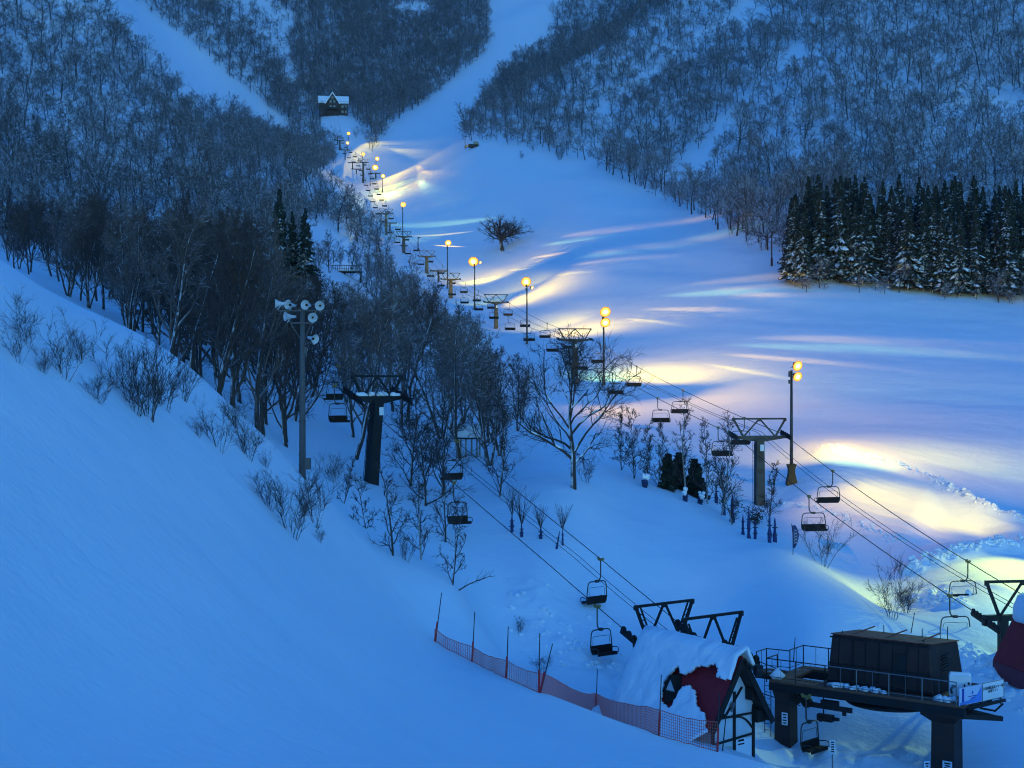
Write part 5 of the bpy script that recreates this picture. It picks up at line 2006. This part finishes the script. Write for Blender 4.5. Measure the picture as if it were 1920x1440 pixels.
for px, py, yaw, pitch in ((522, 570, -82, 0), (544, 572, -32, -4), (575.6, 572.6, -18, 0), (601.6, 573.8, 0, 4), (540, 594, -58, 0), (588, 596, 8, 6), (590.5, 636, 48, 12)):
    horn((px - 567.5) * k63, (893 - py) * k63, yaw, pitch)
mb = MB()
mb.box((0.24, -0.02, 0.55), (0.26, 0.22, 0.5))
mb.box((0.14, -0.08, 5.55), (0.14, 0.12, 0.3))
mk('control_box', mb, M['concrete_grey'], sp)

# ---------------------------------------------------------------- orange net on dark poles
posts = [(815, 1203, 828, 1112), (885, 1241, 890, 1148), (949, 1272, 953, 1175), (1010, 1299, 1012, 1188), (1117, 1336, 1120, 1255), (1235, 1380, 1240, 1265), (1345, 1410, 1349, 1300)]
fc = thing('safety_net', 'orange mesh safety net strung along the near slope to the hut', 'safety net', on(1010, 1299))
org = Vector(fc.location)
pts = []
for bx, by, tx, ty in posts:
    b = on(bx, by)
    k = b.y / F
    top = b + Vector(((tx - bx) * k, 0.0, (by - ty) * k))
    pts.append((b, top))
    mb = MB()
    mb.tube([b - org - Vector((0, 0, 0.3)), top - org], [0.026, 0.018], 6)
    p = mk('pole', mb, M['pole_dark'], fc)
    mb = MB()
    dv = (top - b).normalized()
    mb.tube([b - org, b - org + dv * 0.85], 0.040, 6)
    mk('sleeve', mb, M['pole_red'], p)
b, top = pts[3]
mb = MB()
kk_ = b.y / F
lean = Vector((26 * kk_, 0, 92 * kk_))
mb.tube([b - org + Vector((0.05, 0, -0.1)), b - org + lean], [0.024, 0.018], 6)
p = mk('pole', mb, M['pole_dark'], fc)
mb = MB()
mb.tube([b - org + Vector((0.05, 0, 0)), b - org + lean * 0.42], 0.038, 6)
mk('sleeve', mb, M['pole_red'], p)
mb = MB()
hts = [0.52, 0.62, 0.68, 0.72, 0.85, 0.95, 1.02]
cols = []
dist = 0
for i in range(len(pts) - 1):
    a, b = pts[i][0], pts[i + 1][0]
    n = max(6, int((b - a).length / 0.125))
    for k in range(n if i < len(pts) - 2 else n + 1):
        f = k / n
        x, y = a.x + (b.x - a.x) * f, a.y + (b.y - a.y) * f
        zg = ground_z(x, y)
        lin = a.z + (b.z - a.z) * f
        sagv = 0.09 * math.sin(math.pi * f)
        hgt = hts[i] + (hts[i + 1] - hts[i]) * f
        zb2 = max(zg, min(zg + 0.05, lin)) + 0.02
        cols.append([Vector((x, y - 0.03 + 0.05 * math.sin(k * 0.9) * math.sin(math.pi * f), zb2 + (hgt - sagv) * j / 9.0)) - org for j in range(10)])
for c in cols:
    mb.tube([c[0], c[3], c[6], c[9]], 0.010, 3, cap=False)
for j in range(10):
    mb.tube([c[j] for c in cols], 0.0085 if 0 < j < 9 else 0.018, 3, cap=False)
mk('net', mb, M['net'], fc)
# stray marker poles
for bx, by, tx, ty, lab in ((1353, 1408, 1362, 1335, 'leaning dark pole at the lower end of the orange net'), (1706, 1188, 1715, 1150, 'thin pole leaning in the snow behind the machine house'), (1487, 1240, 1491, 1196, 'thin pole in the snow behind the station railing')):
    b = on(bx, by)
    k = b.y / F
    mb = MB()
    mb.tube([(0, 0, -0.4), ((tx - bx) * k, 0, (by - ty) * k)], [0.028, 0.02], 6)
    tag(mk('marker_pole', mb, M['pole_dark'], None, loc=b), lab, 'marker pole', 'stray marker poles')
for bx, by, ty, lab in ((1346, 431, 377, 'thin lamp standard at the piste edge, left of the bushes by the conifers'), (1447, 500, 436, 'thin lamp standard just left of the conifer stand'), (784, 471, 446, 'short thin pole on the snow left of the floodlight below the lone tree'), (872, 279, 256, 'thin pole beside the parked snow groomer'), (1246, 350, 322, 'thin far pole at the foot of the right mountainside')):
    b = on(bx, by)
    k = b.y / F
    t = thing('lamp_standard', lab, 'pole', b, 0, 'thin poles along the piste')
    h = (by - ty) * k
    mb = MB()
    mb.tube([(0, 0, -0.5), (0, 0, h)], [0.16, 0.12], 7)
    mk('pole', mb, M['pole_dark'], t)
    mb = MB()
    mb.box((0.25, 0, h), (0.9, 0.35, 0.28))
    mb.box((0, 0, h * 0.12), (0.4, 0.4, h * 0.24))
    mk('fitting', mb, M['pole_dark'], t)

# ---------------------------------------------------------------- parked snow groomer
b = on(888, 277)
sc_ = thing('snow_groomer', 'dark tracked snow groomer parked at the foot of the upper slope', 'snow groomer', b, 0.15)
mb = MB()
for s in (-1.15, 1.15):
    ring = [(-2.0, 0.15), (-2.4, 0.55), (-2.1, 0.95), (2.0, 0.95), (2.4, 0.55), (2.0, 0.1)]
    mb.loft([[Vector((x, s - 0.4, z)) for x, z in ring], [Vector((x, s + 0.4, z)) for x, z in ring]])
mk('tracks', mb, M['black'], sc_)
mb = MB()
mb.box((-0.2, 0, 1.2), (4.4, 1.9, 0.6))
mk('body', mb, M['black'], sc_)
mb = MB()
rg = lambda z, a, c: [Vector((a, -0.9, z)), Vector((c, -0.9, z)), Vector((c, 0.9, z)), Vector((a, 0.9, z))]
mb.loft([rg(1.45, -0.3, 2.2), rg(2.0, -0.3, 2.25), rg(2.7, 0.0, 1.7)])
mk('cab', mb, M['glass'], sc_)
mb = MB()
mb.loft([[Vector((-3.3, -2.1, 0.0)), Vector((-3.3, 2.1, 0.0)), Vector((-3.0, 2.1, 0.0)), Vector((-3.0, -2.1, 0.0))], [Vector((-3.5, -2.1, 0.9)), Vector((-3.5, 2.1, 0.9)), Vector((-3.2, 2.1, 0.9)), Vector((-3.2, -2.1, 0.9))]])
mb.beam((-3.1, 0.6, 0.4), (-2.0, 0.6, 0.9), 0.15)
mb.beam((-3.1, -0.6, 0.4), (-2.0, -0.6, 0.9), 0.15)
mk('blade', mb, M['black'], sc_)

# ---------------------------------------------------------------- snow capped shelter and railed deck in the wood
b = on(879, 856)
sh = thing('shelter', 'small open shelter with a dome of snow on its roof, behind the thicket', 'shelter', b, 0.3)
for k in range(6):
    a = 2 * math.pi * k / 6
    mb = MB()
    mb.box((0.95 * math.cos(a), 0.95 * math.sin(a), 0.6), (0.12, 0.12, 2.0))
    mk('post', mb, M['grey'], sh)
mb = MB()
hexr = lambda r, z: [Vector((r * math.cos(2 * math.pi * k / 6), r * math.sin(2 * math.pi * k / 6), z)) for k in range(6)]
mb.loft([hexr(1.25, 1.5), hexr(1.3, 1.62), hexr(0.7, 1.9)])
mk('roof', mb, M['timber'], sh)
mb = MB()
cr_ = lambda r, z: [Vector((r * math.cos(2 * math.pi * k / 20), r * math.sin(2 * math.pi * k / 20), z)) for k in range(20)]
mb.loft([cr_(1.32, 1.63), cr_(1.36, 1.85), cr_(1.22, 2.25), cr_(0.9, 2.6), cr_(0.45, 2.82), cr_(0.05, 2.88)])
mk('snow_dome', mb, M['snow_soft'], sh, True)
b = on(646, 514)
b.z += 0.35
dk = thing('railed_deck', 'railed timber deck with snow on it in a clearing of the wood', 'deck', b, 0.05)
mb = MB()
mb.box((0, 0, 0), (7.8, 2.4, 0.3))
for x in (-3.6, 0, 3.6):
    mb.box((x, 0, -1.2), (0.3, 2.0, 2.4))
mk('floor', mb, M['timber'], dk)
mb = MB()
mb.box((0, -1.15, 1.45), (7.8, 0.1, 0.12))
mb.box((0, -1.15, 0.8), (7.8, 0.08, 0.08))
for k in range(17):
    mb.box((-3.85 + 7.7 * k / 16, -1.15, 0.8), (0.09, 0.09, 1.3))
mk('railing', mb, M['timber'], dk)
mb = MB()
mb.box((0, 0.2, 0.35), (7.4, 1.9, 0.4))
mk('snow_layer', mb, M['snow_soft'], dk)

# ---------------------------------------------------------------- shrubs wrapped in blue covers for the winter
def wrapped(name, label, p, h, r, seed, twigs=0.0, snowtop=False, lean=0.0, group='wrapped shrubs'):
    rr = random.Random(seed)
    t = thing(name, label, 'wrapped shrub', p, rr.uniform(0, 6), group)
    mb = MB()
    n, m = 10, 9
    rings = []
    for k in range(m + 1):
        f = k / m
        prof = (1.02 - f) ** 0.55 * (1.0 + 0.16 * math.sin(f * 11 + seed)) if not snowtop else (0.75 + 0.3 * f)
        rings.append([Vector((r * prof * math.cos(2 * math.pi * i / n) * rr.uniform(0.74, 1.2) + lean * f, r * prof * math.sin(2 * math.pi * i / n) * rr.uniform(0.74, 1.2), -0.25 + (h + 0.25) * f)) for i in range(n)])
    mb.loft(rings)
    mk('cover', mb, M['tarp'], t)
    mb = MB()
    for f in (0.3, 0.6):
        mb.tube([(r * 1.22 * math.cos(a) + lean * f, r * 1.22 * math.sin(a), h * f) for a in [2 * math.pi * i / 10 for i in range(10)]], 0.02, 4, closed=True)
    mk('cord', mb, M['rope'], t)
    if snowtop:
        mb = MB()
        for k in range(9):
            a = rr.uniform(0, 6.28)
            d = r * rr.uniform(0.2, 1.5)
            s = r * rr.uniform(0.5, 0.85)
            c = Vector((d * math.cos(a), d * math.sin(a), h + rr.uniform(0.0, 0.45)))
            mb.tube([c - Vector((0, 0, s)), c - Vector((0, 0, s * .4)), c + Vector((0, 0, s * .3)), c + Vector((0, 0, s * .7))], [s * .5, s, s * .85, s * .2], 9)
        mk('snow_cap', mb, M['snow_soft'], t, True)
    if twigs:
        mb = MB()
        for k in range(16):
            az = rr.uniform(0, 6.28)
            q, qd, qr = limb(rr, mb, Vector((0, 0, h * 0.9)), Vector((0.32 * math.cos(az), 0.32 * math.sin(az), 1)).normalized(), twigs * rr.uniform(0.6, 1.1), 0.013, 4, 4, 0.08, 0.03, 0.4)
            for u in range(3):
                limb(rr, mb, q[rr.choice([1, 2, 3])], side_dir(rr, qd[1], R(25)), twigs * 0.35, 0.008, 2, 3, 0.1, 0.05, 0.5)
        mk('twigs', mb, M['twig'], t)
    return t


for k, (px, py, hp, wp, tw, stp, lab) in enumerate((
        (960, 998, 34, 9, 1.9, False, 'wrapped sapling with long twigs, leftmost of the row beneath the near lift'),
        (978, 1008, 24, 8, 2.4, False, 'short wrapped sapling with a tall whip, second of the row beneath the near lift'),
        (1014, 1011, 21, 9, 1.5, False, 'wrapped sapling with a broom of twigs, third of the row beneath the near lift'),
        (1042, 1031, 34, 5, 0.0, False, 'bare leaning wrapped stake, front of the row beneath the near lift'),
        (1055, 1024, 32, 5, 1.6, False, 'thin wrapped sapling at the right end of the row beneath the near lift'),
        (1209, 914, 14, 13, 0.0, True, 'blue tub with a ball of snow below the slim tree clump'),
        (1285, 940, 14, 11, 0.0, True, 'blue tub with a ball of snow in front of the evergreen bushes'),
        (1313, 946, 12, 11, 0.0, True, 'blue tub with a round snow ball right of the evergreen bushes'),
        (1343, 944, 36, 8, 0.0, False, 'slender blue wrapped shrub standing behind the pale birch'),
        (1357, 966, 46, 9, 0.0, False, 'blue wrapped shrub left of the pale birch stem'),
        (1373, 980, 52, 11, 0.0, False, 'dark blue wrapped shrub right against the pale birch stem'),
        (1393, 1003, 40, 7, 0.0, False, 'thin blue wrapped cone in front of the tower foot, leftmost of three'),
        (1404, 1010, 60, 9, 0.0, False, 'tallest blue wrapped cone in front of the tower foot, middle of three'),
        (1416, 1011, 36, 9, 0.0, False, 'stubby blue wrapped cone in front of the tower foot, rightmost of three'),
        (1443, 1018, 54, 10, 0.0, False, 'left one of the twin blue wrapped cones at the end of the row'),
        (1453, 1017, 46, 10, 0.0, False, 'right one of the twin blue wrapped cones at the end of the row'))):
    p = on(px, py)
    kf = p.y / F
    wrapped('wrapped_sapling' if k < 5 else 'wrapped_shrub', lab, p, hp * kf, wp * kf / 2 / 1.15, 40 + k, tw, stp, lean=0.25 if k == 3 else 0.0, group='wrapped saplings' if k < 5 else 'wrapped shrubs')
# feather shaped blue banner
p = on(1487, 1041)
kf = p.y / F
bn = thing('banner_flag', 'blue feather shaped banner with white pattern standing on the snow crest', 'banner', p, 0.2)
mb = MB()
mb.tube([(0, 0, -0.3), (0, 0, 0.4), (-0.02, 0, 1.4), (-0.1, 0, 2.05)], 0.022, 6)
mk('pole', mb, M['pole_dark'], bn)
mb = MB()
rings = []
for k in range(9):
    f = k / 8
    x0 = 0.0 - 0.08 * f * f
    x1 = 0.02 + 0.40 * math.sin(math.pi * (0.06 + 0.86 * f)) ** 0.8
    z = 0.45 + 1.5 * f
    y = 0.05 * math.sin(f * 5)
    rings.append([Vector((x0, y, z)), Vector(((x0 + x1) / 2, y + 0.05, z)), Vector((x1, y, z)), Vector(((x0 + x1) / 2, y + 0.065, z))])
mb.loft(rings)
fl = mk('flag', mb, M['tarp'], bn)
mb = MB()
for k in range(6):
    z = 0.75 + 0.2 * k
    mb.beam((0.06, -0.01 + 0.03, z), (0.30, 0.0, z + 0.11), 0.02)
    mb.beam((0.30, 0.0, z), (0.10, 0.02, z + 0.12), 0.02)
mk('pattern', mb, M['white'], fl)
# dark evergreen bushes beside the near tower
for k, (px, py, sc, lab) in enumerate(((1252, 918, 0.98, 'left one of the dark evergreen bushes left of the near lift tower'), (1273, 917, 1.02, 'middle one of the dark evergreen bushes left of the near lift tower'), (1303, 931, 1.05, 'right and widest dark evergreen bush left of the near lift tower'))):
    tr, cr = conifer(820 + k, H=2.9, rad=0.72 if k < 2 else 1.0, whorls=26, per=12, skirt=0.02, droop=0.25)
    plant('evergreen_bush', lab, 'bush', 'dark evergreen bushes', [('trunk', tr, M['bark']), ('crown', cr, M['needle_dark'])], on(px, py), k, sc)
# bush that kept its dead leaves
rr = random.Random(61)
mb, lf = MB(), MB()
for k in range(18):
    az, el = rr.uniform(0, 6.28), R(rr.uniform(55, 85))
    q, qd, qr = limb(rr, mb, Vector((0, 0, -0.2)), Vector((math.cos(az) * math.cos(el), math.sin(az) * math.cos(el), math.sin(el))), rr.uniform(1.2, 2.0), 0.016, 5, 4, 0.1, 0.05, 0.4)
    for u in range(24):
        c = q[rr.choice([2, 3, 4, 5])] + Vector((rr.gauss(0, .13), rr.gauss(0, .13), rr.gauss(0, .12)))
        a = Vector((rr.gauss(0, 1), rr.gauss(0, 1), rr.gauss(0, 1))).normalized() * 0.085
        b = a.orthogonal().normalized() * 0.05
        lf.add([c - a, c + b, c + a, c - b], [(0, 1, 2, 3)])
t = plant('leafy_bush', 'brown bush still holding its dead leaves at the foot of the near lift tower', 'bush', None, [('stems', mb, M['bark']), ('leaves', lf, mat('dead_leaves', (0.055, 0.030, 0.020), 0.8, var=0.5))], on(1417, 985), 0, 0.95)

# ---------------------------------------------------------------- evening haze in the valley
mb = MB()
x0_, x1_ = float(GX.min()) - 5, float(GX.max()) + 5
z0_, z1_ = float(GZ.min()) - 1, float(GZ.max()) + 20
mb.box(((x0_ + x1_) / 2, 1000, (z0_ + z1_) / 2), (x1_ - x0_, 2060, z1_ - z0_))
print('haze box', x0_, x1_, z0_, z1_)
hm = bpy.data.materials.new('haze')
hm.use_nodes = True
nt = hm.node_tree
nt.nodes.remove(nt.nodes['Principled BSDF'])
pv = nt.nodes.new('ShaderNodeVolumePrincipled')
pv.inputs['Color'].default_value = (0.80, 0.88, 1.0, 1)
pv.inputs['Density'].default_value = 0.00006
pv.inputs['Anisotropy'].default_value = 0.3
nt.links.new(pv.outputs[0], nt.nodes['Material Output'].inputs['Volume'])
hz = mk('haze', mb, hm)
hz['kind'] = 'stuff'
hz['label'] = 'thin blue evening haze filling the valley'
